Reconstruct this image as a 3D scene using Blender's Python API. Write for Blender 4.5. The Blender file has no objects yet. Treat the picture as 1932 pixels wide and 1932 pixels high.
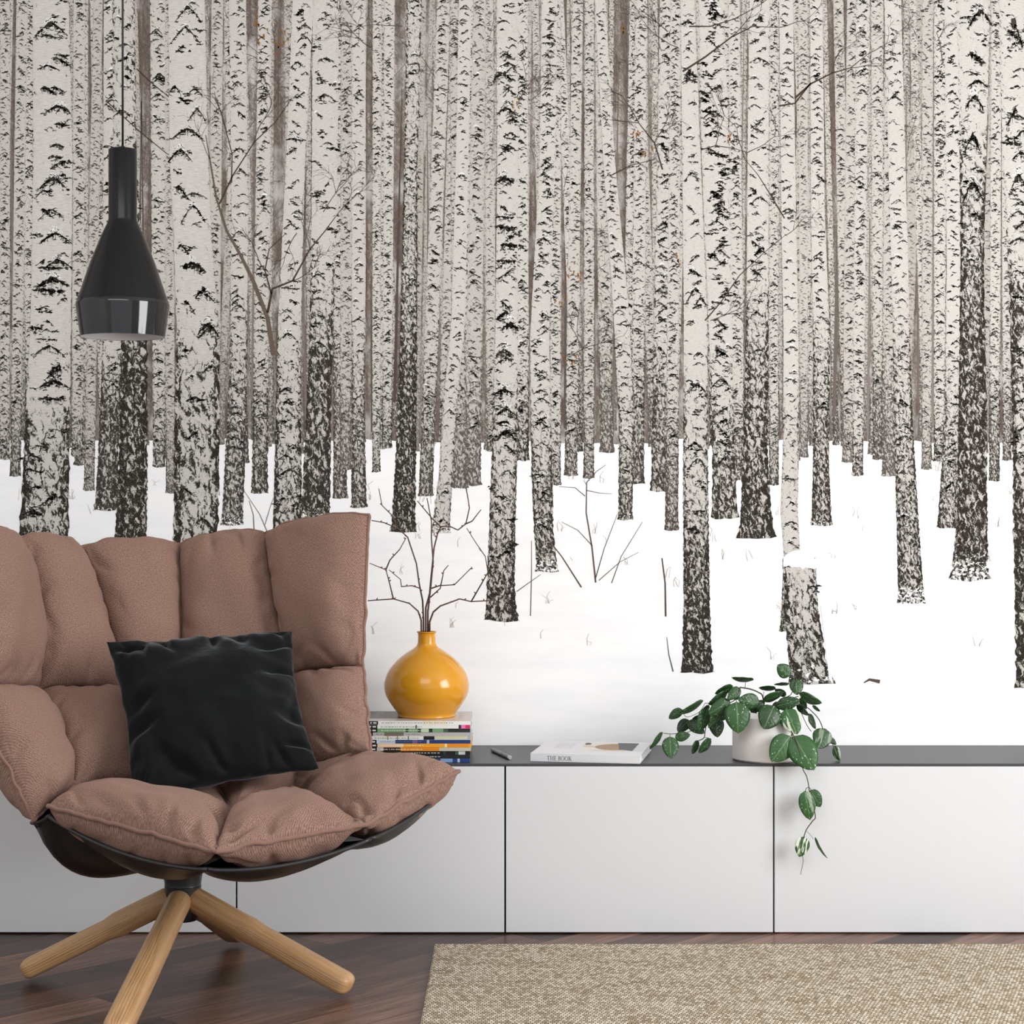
import bpy, bmesh, math, random
import numpy as np
from mathutils import Vector, Matrix, noise

# ------------------------------------------------------------------ camera, world, light, exposure
SC = bpy.context.scene
COL = SC.collection
F = 3500.0            # focal length in pixels of the 1932 px frame
CZ = 0.942            # camera height
CY = -4.142           # camera is this far in front of the cabinet fronts (y = 0)
WALL_Y = 0.33

cam_data = bpy.data.cameras.new('camera')
cam_data.sensor_width = 36.0
cam_data.lens = 36.0 * F / 1932.0
cam = bpy.data.objects.new('camera', cam_data)
COL.objects.link(cam)
cam.location = (0, CY, CZ)
cam.rotation_euler = (math.radians(90), 0, 0)
SC.camera = cam

SC.view_settings.view_transform = 'Standard'
SC.view_settings.look = 'None'
SC.view_settings.gamma = 1.0
SC.view_settings.use_curve_mapping = False
SC.view_settings.exposure = 0.22

world = bpy.data.worlds.new('world')
SC.world = world
world.use_nodes = True
bg = world.node_tree.nodes['Background']
bg.inputs[0].default_value = (0.96, 0.98, 1.0, 1)
bg.inputs[1].default_value = 0.8


def area_light(name, loc, target, sx, sy, power, color=(1, 1, 1)):
    l = bpy.data.lights.new(name, 'AREA')
    l.shape = 'RECTANGLE'
    l.size = sx
    l.size_y = sy
    l.energy = power
    l.color = color
    o = bpy.data.objects.new(name, l)
    COL.objects.link(o)
    o.location = loc
    d = Vector(target) - Vector(loc)
    o.rotation_euler = d.to_track_quat('-Z', 'Y').to_euler()
    return o


area_light('window_daylight', (2.72, -2.1, 1.45), (-0.3, -1.2, 0.9), 1.5, 1.8, 84.0, (0.985, 0.99, 1.0))
area_light('overhead_fill', (-0.7, -2.9, 2.74), (-0.4, 0.0, 1.0), 2.6, 1.6, 40.0, (0.97, 0.985, 1.0))  # added overhead fill to even out the mural; the ceiling has no opening

R = math.radians


def at(px, py, D):
    """point seen at frame pixel (px, py) at distance D from the camera plane"""
    return Vector(((px - 966.0) * D / F, D + CY, CZ - (py - 966.0) * D / F))


# ------------------------------------------------------------------ helpers
class MB:
    def __init__(self):
        self.v, self.f, self.m, self.uv, self.has_uv = [], [], [], [], False

    def vert(self, p):
        self.v.append(tuple(p))
        return len(self.v) - 1

    def face(self, idx, m=0, uv=None):
        self.f.append(tuple(idx))
        self.m.append(m)
        if uv is not None:
            self.has_uv = True
        self.uv.append(uv)

    def quad(self, a, b, c, d, m=0):
        i = [self.vert(p) for p in (a, b, c, d)]
        self.face(i, m)

    def box(self, lo, hi, m=0):
        x0, y0, z0 = lo
        x1, y1, z1 = hi
        i = [self.vert(p) for p in ((x0, y0, z0), (x1, y0, z0), (x1, y1, z0), (x0, y1, z0),
                                    (x0, y0, z1), (x1, y0, z1), (x1, y1, z1), (x0, y1, z1))]
        for q in ((0, 3, 2, 1), (4, 5, 6, 7), (0, 1, 5, 4), (1, 2, 6, 5), (2, 3, 7, 6), (3, 0, 4, 7)):
            self.face([i[k] for k in q], m)

    def lathe(self, prof, c=(0, 0, 0), n=64, m=0):
        rings = []
        for r, z in prof:
            if r < 1e-6:
                rings.append([self.vert((c[0], c[1], c[2] + z))])
            else:
                rings.append([self.vert((c[0] + r * math.cos(2 * math.pi * k / n),
                                         c[1] + r * math.sin(2 * math.pi * k / n), c[2] + z)) for k in range(n)])
        for a, b in zip(rings[:-1], rings[1:]):
            if len(a) == 1 and len(b) == 1:
                continue
            for k in range(n):
                k2 = (k + 1) % n
                if len(a) == 1:
                    self.face((a[0], b[k2], b[k]), m)
                elif len(b) == 1:
                    self.face((a[k], a[k2], b[0]), m)
                else:
                    self.face((a[k], a[k2], b[k2], b[k]), m)

    def tube(self, pts, radii, n=8, m=0, closed=False):
        pts = [Vector(p) for p in pts]
        if not hasattr(radii, '__len__'):
            radii = [radii] * len(pts)
        rings = []
        N = len(pts)
        up = None
        for i, p in enumerate(pts):
            if closed:
                t = pts[(i + 1) % N] - pts[i - 1]
            else:
                t = pts[min(i + 1, N - 1)] - pts[max(i - 1, 0)]
            if t.length < 1e-9:
                t = Vector((0, 0, 1))
            t.normalize()
            if up is None:
                up = t.orthogonal().normalized()
            up = (up - t * up.dot(t))
            if up.length < 1e-6:
                up = t.orthogonal()
            up.normalize()
            s = t.cross(up)
            rings.append([self.vert(p + (up * math.cos(2 * math.pi * k / n) + s * math.sin(2 * math.pi * k / n)) * radii[i])
                          for k in range(n)])
        seq = list(zip(rings[:-1], rings[1:]))
        if closed:
            seq.append((rings[-1], rings[0]))
        for a, b in seq:
            for k in range(n):
                k2 = (k + 1) % n
                self.face((a[k], a[k2], b[k2], b[k]), m)
        if not closed:
            self.face(rings[0][::-1], m)
            self.face(rings[-1], m)

    def build(self, name, mats, parent=None, smooth=False, bevel=0, subsurf=0, loc=None, angle=None):
        me = bpy.data.meshes.new(name)
        me.from_pydata(self.v, [], self.f)
        if not isinstance(mats, (list, tuple)):
            mats = [mats]
        for mt in mats:
            me.materials.append(mt)
        me.polygons.foreach_set('material_index', self.m)
        if self.has_uv:
            ul = me.uv_layers.new(name='UVMap')
            li = 0
            for fi, fc in enumerate(self.f):
                u = self.uv[fi]
                for k in range(len(fc)):
                    if u is not None:
                        ul.data[li].uv = u[k]
                    li += 1
        if smooth:
            me.polygons.foreach_set('use_smooth', [True] * len(self.f))
            if angle:
                me.set_sharp_from_angle(angle=R(angle))
        me.update()
        o = bpy.data.objects.new(name, me)
        COL.objects.link(o)
        if parent is not None:
            o.parent = parent
            # mesh given in world coordinates: keep it where it is
            o.matrix_parent_inverse = parent_world(parent).inverted()
        if bevel:
            b = o.modifiers.new('bevel', 'BEVEL')
            b.width = bevel
            b.segments = 2
            b.limit_method = 'ANGLE'
        if subsurf:
            s = o.modifiers.new('subsurf', 'SUBSURF')
            s.levels = subsurf
            s.render_levels = subsurf
        return o


def parent_world(o):
    m = o.matrix_basis.copy()
    if o.parent is not None:
        m = parent_world(o.parent) @ o.matrix_parent_inverse @ m
    return m


def tag(o, label, cat, group=None):
    o['label'] = label
    o['category'] = cat
    if group:
        o['group'] = group
    return o


def thing(name, label, cat, loc, group=None):
    o = bpy.data.objects.new(name, None)
    o.empty_display_size = 0.05
    COL.objects.link(o)
    o.location = loc
    tag(o, label, cat, group)
    return o


def structure(o):
    o['kind'] = 'structure'
    return o


# ------------------------------------------------------------------ materials
def newmat(name):
    m = bpy.data.materials.new(name)
    m.use_nodes = True
    nt = m.node_tree
    return m, nt, nt.nodes, nt.links, nt.nodes['Principled BSDF']


def srgb(r, g, b):
    def c(x):
        x /= 255.0
        return x / 12.92 if x <= 0.04045 else ((x + 0.055) / 1.055) ** 2.4
    return (c(r), c(g), c(b), 1.0)


def plain(name, col, rough=0.5, metal=0.0, spec=0.5, var=0.0, vscale=30.0, coat=0.0, bump=0.0, bscale=200.0, sheen=0.0):
    m, nt, N, L, b = newmat(name)
    b.inputs['Base Color'].default_value = col
    b.inputs['Roughness'].default_value = rough
    b.inputs['Metallic'].default_value = metal
    b.inputs['Specular IOR Level'].default_value = spec
    b.inputs['Coat Weight'].default_value = coat
    b.inputs['Coat Roughness'].default_value = 0.04
    b.inputs['Sheen Weight'].default_value = sheen
    tc = N.new('ShaderNodeTexCoord')
    if var:
        n = N.new('ShaderNodeTexNoise')
        n.inputs['Scale'].default_value = vscale
        n.inputs['Detail'].default_value = 4
        L.new(tc.outputs['Object'], n.inputs['Vector'])
        mr = N.new('ShaderNodeMapRange')
        mr.inputs['To Min'].default_value = 1 - var
        mr.inputs['To Max'].default_value = 1 + var
        L.new(n.outputs['Fac'], mr.inputs['Value'])
        mx = N.new('ShaderNodeVectorMath')
        mx.operation = 'SCALE'
        mx.inputs[0].default_value = col[:3]
        L.new(mr.outputs[0], mx.inputs['Scale'])
        L.new(mx.outputs[0], b.inputs['Base Color'])
    if bump:
        n = N.new('ShaderNodeTexNoise')
        n.inputs['Scale'].default_value = bscale
        n.inputs['Detail'].default_value = 3
        L.new(tc.outputs['Object'], n.inputs['Vector'])
        bp = N.new('ShaderNodeBump')
        bp.inputs['Strength'].default_value = bump
        bp.inputs['Distance'].default_value = 0.002
        L.new(n.outputs['Fac'], bp.inputs['Height'])
        L.new(bp.outputs[0], b.inputs['Normal'])
    return m


def math_node(N, L, op, a, b=None, c=None, clamp=False):
    n = N.new('ShaderNodeMath')
    n.operation = op
    n.use_clamp = clamp
    for i, x in enumerate((a, b, c)):
        if x is None:
            continue
        if isinstance(x, (int, float)):
            n.inputs[i].default_value = x
        else:
            L.new(x, n.inputs[i])
    return n.outputs[0]


def mix_col(N, L, fac, a, b):
    n = N.new('ShaderNodeMix')
    n.data_type = 'RGBA'
    for sock, x in ((n.inputs[0], fac), (n.inputs[6], a), (n.inputs[7], b)):
        if isinstance(x, (int, float)):
            sock.default_value = x
        elif isinstance(x, tuple):
            sock.default_value = x
        else:
            L.new(x, sock)
    return n.outputs[2]


def mapping(N, L, src, scale, loc=(0, 0, 0), rot=(0, 0, 0)):
    mp = N.new('ShaderNodeMapping')
    mp.inputs['Scale'].default_value = scale
    mp.inputs['Location'].default_value = loc
    mp.inputs['Rotation'].default_value = rot
    L.new(src, mp.inputs['Vector'])
    return mp.outputs[0]


def noise_tex(N, L, vec, scale, detail=4, rough=0.5, dist=0.0):
    n = N.new('ShaderNodeTexNoise')
    n.inputs['Scale'].default_value = scale
    n.inputs['Detail'].default_value = detail
    n.inputs['Roughness'].default_value = rough
    n.inputs['Distortion'].default_value = dist
    L.new(vec, n.inputs['Vector'])
    return n.outputs['Fac']


def ramp(N, L, fac, stops):
    r = N.new('ShaderNodeValToRGB')
    el = r.color_ramp.elements
    while len(el) < len(stops):
        el.new(0.5)
    for e, (p, c) in zip(el, stops):
        e.position = p
        e.color = c
    L.new(fac, r.inputs[0])
    return r.outputs[0]


def smooth(N, L, val, lo, hi):
    n = N.new('ShaderNodeMapRange')
    n.interpolation_type = 'SMOOTHSTEP'
    for sock, x in ((n.inputs['Value'], val), (n.inputs['From Min'], lo), (n.inputs['From Max'], hi)):
        if isinstance(x, (int, float)):
            sock.default_value = x
        else:
            L.new(x, sock)
    return n.outputs[0]


def make_fabric():
    m, nt, N, L, b = newmat('brown_twill')
    uv = N.new('ShaderNodeUVMap')
    tc = N.new('ShaderNodeTexCoord')
    v = mapping(N, L, uv.outputs[0], (1, 1, 1), rot=(0, 0, R(32)))
    w = N.new('ShaderNodeTexWave')
    w.inputs['Scale'].default_value = 100.0
    w.inputs['Distortion'].default_value = 1.2
    w.inputs['Detail'].default_value = 2
    w.inputs['Detail Scale'].default_value = 3.0
    L.new(v, w.inputs['Vector'])
    v2 = mapping(N, L, uv.outputs[0], (420, 420, 420))
    fine = noise_tex(N, L, v2, 1.0, 2)
    big = noise_tex(N, L, tc.outputs['Object'], 9.0, 4)
    s = math_node(N, L, 'ADD', math_node(N, L, 'MULTIPLY', w.outputs['Fac'], 0.24), math_node(N, L, 'MULTIPLY', fine, 1.05))
    c = ramp(N, L, s, [(0.3, srgb(98, 72, 62)), (0.64, srgb(137, 108, 95)), (1.0, srgb(167, 140, 127))])
    c2 = mix_col(N, L, math_node(N, L, 'MULTIPLY', smooth(N, L, big, 0.35, 0.7), 0.16), c, srgb(120, 91, 79))
    L.new(c2, b.inputs['Base Color'])
    b.inputs['Roughness'].default_value = 0.9
    b.inputs['Specular IOR Level'].default_value = 0.15
    b.inputs['Sheen Weight'].default_value = 0.25
    b.inputs['Sheen Roughness'].default_value = 0.5
    b.inputs['Sheen Tint'].default_value = srgb(214, 180, 168)
    bp = N.new('ShaderNodeBump')
    bp.inputs['Strength'].default_value = 0.45
    bp.inputs['Distance'].default_value = 0.0012
    L.new(s, bp.inputs['Height'])
    L.new(bp.outputs[0], b.inputs['Normal'])
    return m


def make_velvet():
    m, nt, N, L, b = newmat('black_velvet')
    tc = N.new('ShaderNodeTexCoord')
    big = noise_tex(N, L, tc.outputs['Object'], 14.0, 5, 0.55, 0.6)
    c = mix_col(N, L, big, srgb(10, 11, 12), srgb(26, 28, 29))
    L.new(c, b.inputs['Base Color'])
    b.inputs['Roughness'].default_value = 0.85
    b.inputs['Specular IOR Level'].default_value = 0.1
    b.inputs['Sheen Weight'].default_value = 0.72
    b.inputs['Sheen Roughness'].default_value = 0.35
    b.inputs['Sheen Tint'].default_value = srgb(150, 156, 160)
    bp = N.new('ShaderNodeBump')
    bp.inputs['Strength'].default_value = 0.25
    bp.inputs['Distance'].default_value = 0.01
    L.new(noise_tex(N, L, tc.outputs['Object'], 26.0, 4, 0.5, 1.0), bp.inputs['Height'])
    L.new(bp.outputs[0], b.inputs['Normal'])
    return m


def make_oak():
    m, nt, N, L, b = newmat('oak')
    uv = N.new('ShaderNodeUVMap')
    v = mapping(N, L, uv.outputs[0], (60, 4, 1))
    n = noise_tex(N, L, v, 1.0, 5, 0.55, 1.2)
    v2 = mapping(N, L, uv.outputs[0], (600, 14, 1))
    f = noise_tex(N, L, v2, 1.0, 2)
    w = N.new('ShaderNodeTexWave')
    w.inputs['Scale'].default_value = 5.5
    w.inputs['Distortion'].default_value = 5.0
    w.inputs['Detail'].default_value = 3
    w.inputs['Detail Scale'].default_value = 0.6
    L.new(mapping(N, L, uv.outputs[0], (16, 1.3, 1)), w.inputs['Vector'])
    s = math_node(N, L, 'ADD', math_node(N, L, 'MULTIPLY', n, 0.5),
                  math_node(N, L, 'ADD', math_node(N, L, 'MULTIPLY', f, 0.3), math_node(N, L, 'MULTIPLY', w.outputs['Fac'], 0.22)))
    c = ramp(N, L, s, [(0.22, srgb(134, 92, 54)), (0.5, srgb(190, 148, 103)), (0.8, srgb(222, 187, 145))])
    L.new(c, b.inputs['Base Color'])
    b.inputs['Roughness'].default_value = 0.38
    return m


def make_floor():
    m, nt, N, L, b = newmat('walnut_floor')
    tc = N.new('ShaderNodeTexCoord')
    v = mapping(N, L, tc.outputs['Object'], (1, 1, 1), rot=(0, 0, R(-46)))
    br = N.new('ShaderNodeTexBrick')
    br.offset = 0.37
    br.inputs['Scale'].default_value = 1.0
    br.inputs['Mortar Size'].default_value = 0.0009
    br.inputs['Mortar Smooth'].default_value = 0.1
    br.inputs['Brick Width'].default_value = 0.95
    br.inputs['Row Height'].default_value = 0.105
    br.inputs['Color1'].default_value = (0, 0, 0, 1)
    br.inputs['Color2'].default_value = (1, 1, 1, 1)
    br.inputs['Mortar'].default_value = (0.5, 0.5, 0.5, 1)
    L.new(v, br.inputs['Vector'])
    # shift grain per plank
    sh = N.new('ShaderNodeVectorMath')
    sh.operation = 'MULTIPLY_ADD'
    L.new(br.outputs['Color'], sh.inputs[0])
    sh.inputs[1].default_value = (7.0, 3.0, 0.0)
    L.new(v, sh.inputs[2])
    g = noise_tex(N, L, mapping(N, L, sh.outputs[0], (3.0, 38, 1)), 1.0, 6, 0.62, 1.6)
    f = noise_tex(N, L, mapping(N, L, sh.outputs[0], (14, 420, 1)), 1.0, 3)
    s = math_node(N, L, 'ADD', math_node(N, L, 'MULTIPLY', g, 0.66),
                  math_node(N, L, 'ADD', math_node(N, L, 'MULTIPLY', f, 0.14), math_node(N, L, 'MULTIPLY', br.outputs['Color'], 0.34)))
    c = ramp(N, L, s, [(0.3, srgb(30, 17, 13)), (0.48, srgb(60, 41, 34)), (0.64, srgb(96, 68, 56)), (0.86, srgb(148, 112, 95))])
    c2 = mix_col(N, L, br.outputs['Fac'], c, srgb(26, 18, 16))
    L.new(c2, b.inputs['Base Color'])
    b.inputs['Roughness'].default_value = 0.33
    b.inputs['Specular IOR Level'].default_value = 0.22
    bp = N.new('ShaderNodeBump')
    bp.inputs['Strength'].default_value = 0.25
    bp.inputs['Distance'].default_value = 0.001
    L.new(math_node(N, L, 'SUBTRACT', f, br.outputs['Fac']), bp.inputs['Height'])
    L.new(bp.outputs[0], b.inputs['Normal'])
    return m


def make_rug():
    m, nt, N, L, b = newmat('woven_rug')
    tc = N.new('ShaderNodeTexCoord')
    dis = noise_tex(N, L, tc.outputs['Object'], 60.0, 2)
    ad = N.new('ShaderNodeVectorMath')
    ad.operation = 'MULTIPLY_ADD'
    L.new(dis, ad.inputs[0])
    ad.inputs[1].default_value = (0.004, 0.005, 0)
    L.new(tc.outputs['Object'], ad.inputs[2])
    br = N.new('ShaderNodeTexBrick')
    br.offset = 0.5
    br.inputs['Scale'].default_value = 1.0
    br.inputs['Mortar Size'].default_value = 0.0011
    br.inputs['Mortar Smooth'].default_value = 1.0
    br.inputs['Brick Width'].default_value = 0.0072
    br.inputs['Row Height'].default_value = 0.0095
    br.inputs['Color1'].default_value = (0, 0, 0, 1)
    br.inputs['Color2'].default_value = (1, 1, 1, 1)
    br.inputs['Mortar'].default_value = (0, 0, 0, 1)
    L.new(ad.outputs[0], br.inputs['Vector'])
    patch = noise_tex(N, L, mapping(N, L, tc.outputs['Object'], (9, 16, 9)), 1.0, 4, 0.6)
    fine = noise_tex(N, L, tc.outputs['Object'], 320.0, 2)
    s = math_node(N, L, 'ADD', math_node(N, L, 'MULTIPLY', br.outputs['Color'], 0.45),
                  math_node(N, L, 'ADD', math_node(N, L, 'MULTIPLY', patch, 0.35), math_node(N, L, 'MULTIPLY', fine, 0.42)))
    c = ramp(N, L, s, [(0.22, srgb(128, 110, 88)), (0.5, srgb(184, 168, 144)), (0.82, srgb(232, 222, 204))])
    c2 = mix_col(N, L, math_node(N, L, 'MULTIPLY', br.outputs['Fac'], 0.75), c, srgb(98, 79, 60))
    L.new(c2, b.inputs['Base Color'])
    b.inputs['Roughness'].default_value = 0.95
    b.inputs['Specular IOR Level'].default_value = 0.1
    bp = N.new('ShaderNodeBump')
    bp.inputs['Strength'].default_value = 0.8
    bp.inputs['Distance'].default_value = 0.003
    L.new(math_node(N, L, 'SUBTRACT', math_node(N, L, 'MULTIPLY', fine, 0.5), br.outputs['Fac']), bp.inputs['Height'])
    L.new(bp.outputs[0], b.inputs['Normal'])
    return m


def make_leaf():
    m, nt, N, L, b = newmat('hoya_leaf')
    uv = N.new('ShaderNodeUVMap')
    at_ = N.new('ShaderNodeAttribute')
    at_.attribute_name = 'leafinfo'     # r: variegation, g: tone, b: seed
    sep = N.new('ShaderNodeSeparateColor')
    L.new(at_.outputs['Color'], sep.inputs[0])
    off = N.new('ShaderNodeVectorMath')
    off.operation = 'MULTIPLY_ADD'
    L.new(at_.outputs['Color'], off.inputs[0])
    off.inputs[1].default_value = (0, 0, 37.0)
    L.new(uv.outputs[0], off.inputs[2])
    comb = off.outputs[0]
    vo = N.new('ShaderNodeTexVoronoi')
    vo.inputs['Scale'].default_value = 8.0
    vo.inputs['Randomness'].default_value = 1.0
    L.new(mapping(N, L, comb, (1.5, 0.85, 1)), vo.inputs['Vector'])
    big = noise_tex(N, L, comb, 2.2, 3)
    spot = math_node(N, L, 'MULTIPLY', smooth(N, L, vo.outputs['Distance'], 0.22, 0.12), smooth(N, L, big, 0.38, 0.55))
    sx = N.new('ShaderNodeSeparateXYZ')
    L.new(uv.outputs[0], sx.inputs[0])
    rib = smooth(N, L, math_node(N, L, 'ABSOLUTE', sx.outputs[0]), 0.035, 0.0)
    # side veins
    vein = N.new('ShaderNodeTexWave')
    vein.inputs['Scale'].default_value = 2.4
    vein.inputs['Distortion'].default_value = 0.8
    L.new(mapping(N, L, N_abs(N, L, uv.outputs[0]), (1, 1, 1), rot=(0, 0, R(55))), vein.inputs['Vector'])
    g = mix_col(N, L, sep.outputs[1], srgb(20, 42, 22), srgb(60, 102, 54))
    g = mix_col(N, L, math_node(N, L, 'MULTIPLY', vein.outputs['Fac'], 0.22), g, srgb(34, 70, 34))
    g = mix_col(N, L, math_node(N, L, 'MULTIPLY', rib, 0.3), g, srgb(140, 176, 120))
    g = mix_col(N, L, math_node(N, L, 'MULTIPLY', spot, 0.85), g, srgb(196, 220, 184))
    st = noise_tex(N, L, mapping(N, L, comb, (5.0, 0.9, 1)), 1.0, 2)
    g = mix_col(N, L, math_node(N, L, 'MULTIPLY', sep.outputs[0], smooth(N, L, st, 0.53, 0.58)), g, srgb(226, 232, 214))
    L.new(g, b.inputs['Base Color'])
    b.inputs['Roughness'].default_value = 0.38
    b.inputs['Specular IOR Level'].default_value = 0.4
    bp = N.new('ShaderNodeBump')
    bp.inputs['Strength'].default_value = 0.3
    bp.inputs['Distance'].default_value = 0.002
    L.new(math_node(N, L, 'SUBTRACT', math_node(N, L, 'MULTIPLY', vein.outputs['Fac'], 0.3), rib), bp.inputs['Height'])
    L.new(bp.outputs[0], b.inputs['Normal'])
    return m


def N_abs(N, L, v):
    a = N.new('ShaderNodeVectorMath')
    a.operation = 'ABSOLUTE'
    L.new(v, a.inputs[0])
    return a.outputs[0]


def make_bark():
    """print of birch bark; attribute tint = (dark, snow, haze), uv in bark units"""
    m, nt, N, L, b = newmat('mural_bark')
    uv = N.new('ShaderNodeUVMap')
    at_ = N.new('ShaderNodeAttribute')
    at_.attribute_name = 'tint'
    sep = N.new('ShaderNodeSeparateColor')
    L.new(at_.outputs['Color'], sep.inputs[0])
    dark, snow, haze = sep.outputs[0], sep.outputs[1], sep.outputs[2]
    dn = noise_tex(N, L, mapping(N, L, uv.outputs[0], (0.09, 0.05, 1)), 1.0, 3)
    wob = N.new('ShaderNodeVectorMath')
    wob.operation = 'MULTIPLY_ADD'
    L.new(dn, wob.inputs[0])
    wob.inputs[1].default_value = (22, 26, 0)
    L.new(uv.outputs[0], wob.inputs[2])
    vo = N.new('ShaderNodeTexVoronoi')
    vo.feature = 'DISTANCE_TO_EDGE'
    vo.inputs['Scale'].default_value = 1.0
    L.new(mapping(N, L, wob.outputs[0], (0.095, 0.036, 1)), vo.inputs['Vector'])
    edge = vo.outputs['Distance']
    n1 = noise_tex(N, L, mapping(N, L, wob.outputs[0], (0.17, 0.07, 1)), 1.0, 7, 0.74)
    n2 = noise_tex(N, L, mapping(N, L, uv.outputs[0], (0.5, 0.34, 1)), 1.0, 4, 0.6)
    p = math_node(N, L, 'ADD', math_node(N, L, 'MULTIPLY', n1, 0.9),
                  math_node(N, L, 'ADD', math_node(N, L, 'MULTIPLY', n2, 0.28),
                            math_node(N, L, 'MULTIPLY', math_node(N, L, 'SUBTRACT', 0.28, edge), 0.38)))
    thr = N.new('ShaderNodeMapRange')
    thr.inputs['To Min'].default_value = 0.82
    thr.inputs['To Max'].default_value = 0.555
    L.new(dark, thr.inputs['Value'])
    hi = math_node(N, L, 'ADD', thr.outputs[0], 0.055)
    mask = smooth(N, L, p, thr.outputs[0], hi)
    lent = noise_tex(N, L, mapping(N, L, uv.outputs[0], (0.11, 0.8, 1)), 1.0, 4, 0.65)
    speck = smooth(N, L, noise_tex(N, L, mapping(N, L, uv.outputs[0], (0.3, 0.75, 1)), 1.0, 3, 0.6), 0.7, 0.75)
    light = ramp(N, L, lent, [(0.25, srgb(180, 176, 170)), (0.5, srgb(208, 204, 198)), (0.75, srgb(222, 219, 214))])
    light = mix_col(N, L, math_node(N, L, 'MULTIPLY', speck, 0.5), light, srgb(120, 112, 104))
    light = mix_col(N, L, math_node(N, L, 'MULTIPLY', dark, 0.35), light, srgb(170, 165, 159))
    dk = ramp(N, L, n2, [(0.3, srgb(22, 20, 17)), (0.55, srgb(52, 47, 41)), (0.78, srgb(108, 99, 90))])
    c = mix_col(N, L, mask, light, dk)
    sn = noise_tex(N, L, mapping(N, L, uv.outputs[0], (0.11, 0.13, 1)), 1.0, 4, 0.6)
    sthr = N.new('ShaderNodeMapRange')
    sthr.inputs['To Min'].default_value = 0.82
    sthr.inputs['To Max'].default_value = 0.5
    L.new(snow, sthr.inputs['Value'])
    smask = smooth(N, L, sn, sthr.outputs[0], math_node(N, L, 'ADD', sthr.outputs[0], 0.06))
    c = mix_col(N, L, smask, c, srgb(248, 248, 247))
    c = mix_col(N, L, haze, c, srgb(160, 151, 144))
    L.new(c, b.inputs['Base Color'])
    b.inputs['Roughness'].default_value = 0.85
    b.inputs['Specular IOR Level'].default_value = 0.1
    return m


def make_tintmat():
    m, nt, N, L, b = newmat('mural_ink')
    at_ = N.new('ShaderNodeAttribute')
    at_.attribute_name = 'tint'
    L.new(at_.outputs['Color'], b.inputs['Base Color'])
    b.inputs['Roughness'].default_value = 0.85
    b.inputs['Specular IOR Level'].default_value = 0.1
    return m


def make_thicket():
    """far forest behind the trunks in the printed picture; uv in frame pixels"""
    m, nt, N, L, b = newmat('mural_thicket')
    uv = N.new('ShaderNodeUVMap')
    v = uv.outputs[0]
    streak = noise_tex(N, L, mapping(N, L, v, (0.075, 0.003, 1)), 1.0, 4, 0.6)
    wob = N.new('ShaderNodeVectorMath')
    wob.operation = 'MULTIPLY_ADD'
    L.new(noise_tex(N, L, mapping(N, L, v, (0.03, 0.03, 1)), 1.0, 3), wob.inputs[0])
    wob.inputs[1].default_value = (60, 60, 0)
    L.new(v, wob.inputs[2])
    tw = []
    for rot, sc in ((0.5, 0.10), (-0.6, 0.12), (1.2, 0.09)):
        n_ = noise_tex(N, L, mapping(N, L, wob.outputs[0], (sc, sc * 0.22, 1), rot=(0, 0, rot)), 1.0, 4, 0.65)
        tw.append(math_node(N, L, 'ABSOLUTE', math_node(N, L, 'SUBTRACT', n_, 0.5)))
    t = math_node(N, L, 'MINIMUM', math_node(N, L, 'MINIMUM', tw[0], tw[1]), tw[2])
    t = smooth(N, L, t, 0.0, 0.05)
    cloud = noise_tex(N, L, mapping(N, L, v, (0.022, 0.012, 1)), 1.0, 4)
    c = ramp(N, L, streak, [(0.3, srgb(88, 77, 70)), (0.47, srgb(126, 115, 107)), (0.6, srgb(168, 160, 153)), (0.72, srgb(206, 202, 198))])
    c = mix_col(N, L, math_node(N, L, 'MULTIPLY', math_node(N, L, 'SUBTRACT', 1.0, t), 0.75), c, srgb(86, 75, 68))
    c = mix_col(N, L, math_node(N, L, 'MULTIPLY', smooth(N, L, cloud, 0.5, 0.7), 0.55), c, srgb(222, 219, 216))
    L.new(c, b.inputs['Base Color'])
    b.inputs['Roughness'].default_value = 0.85
    b.inputs['Specular IOR Level'].default_value = 0.1
    return m


def make_snow():
    m, nt, N, L, b = newmat('mural_snow')
    uv = N.new('ShaderNodeUVMap')
    n = noise_tex(N, L, mapping(N, L, uv.outputs[0], (0.006, 0.03, 1)), 1.0, 5, 0.55)
    c = ramp(N, L, n, [(0.3, srgb(243, 244, 246)), (0.6, srgb(251, 251, 251))])
    L.new(c, b.inputs['Base Color'])
    b.inputs['Roughness'].default_value = 0.85
    b.inputs['Specular IOR Level'].default_value = 0.1
    return m


FABRIC = make_fabric()
VELVET = make_velvet()
OAK = make_oak()
FLOOR = make_floor()
RUG = make_rug()
LEAF = make_leaf()
BARK, INK, THICKET, SNOW = make_bark(), make_tintmat(), make_thicket(), make_snow()
WALL = plain('wall_paint', srgb(236, 235, 233), 0.8, var=0.01)
PIPING = plain('piping_fabric', srgb(134, 103, 91), 0.9, spec=0.15, var=0.12, vscale=300, sheen=0.2)
SHELL = plain('shell_plastic', srgb(38, 38, 40), 0.38, var=0.05)
HUBMAT = plain('hub_metal', srgb(34, 34, 36), 0.35, spec=0.5, var=0.05)
WHITE = plain('white_lacquer', srgb(217, 218, 220), 0.32, spec=0.4, var=0.006, vscale=3)
CARCASS = plain('dark_carcass', srgb(18, 18, 19), 0.7, var=0.05)
TOP = plain('dark_grey_top', srgb(64, 64, 68), 0.4, spec=0.4, var=0.04, vscale=60)
LAMP_SATIN = plain('lamp_satin_black', srgb(19, 19, 20), 0.24, spec=0.3, var=0.03)
LAMP_GLOSS = plain('lamp_gloss_black', srgb(24, 25, 27), 0.07, spec=0.6, var=0.02)
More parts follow.
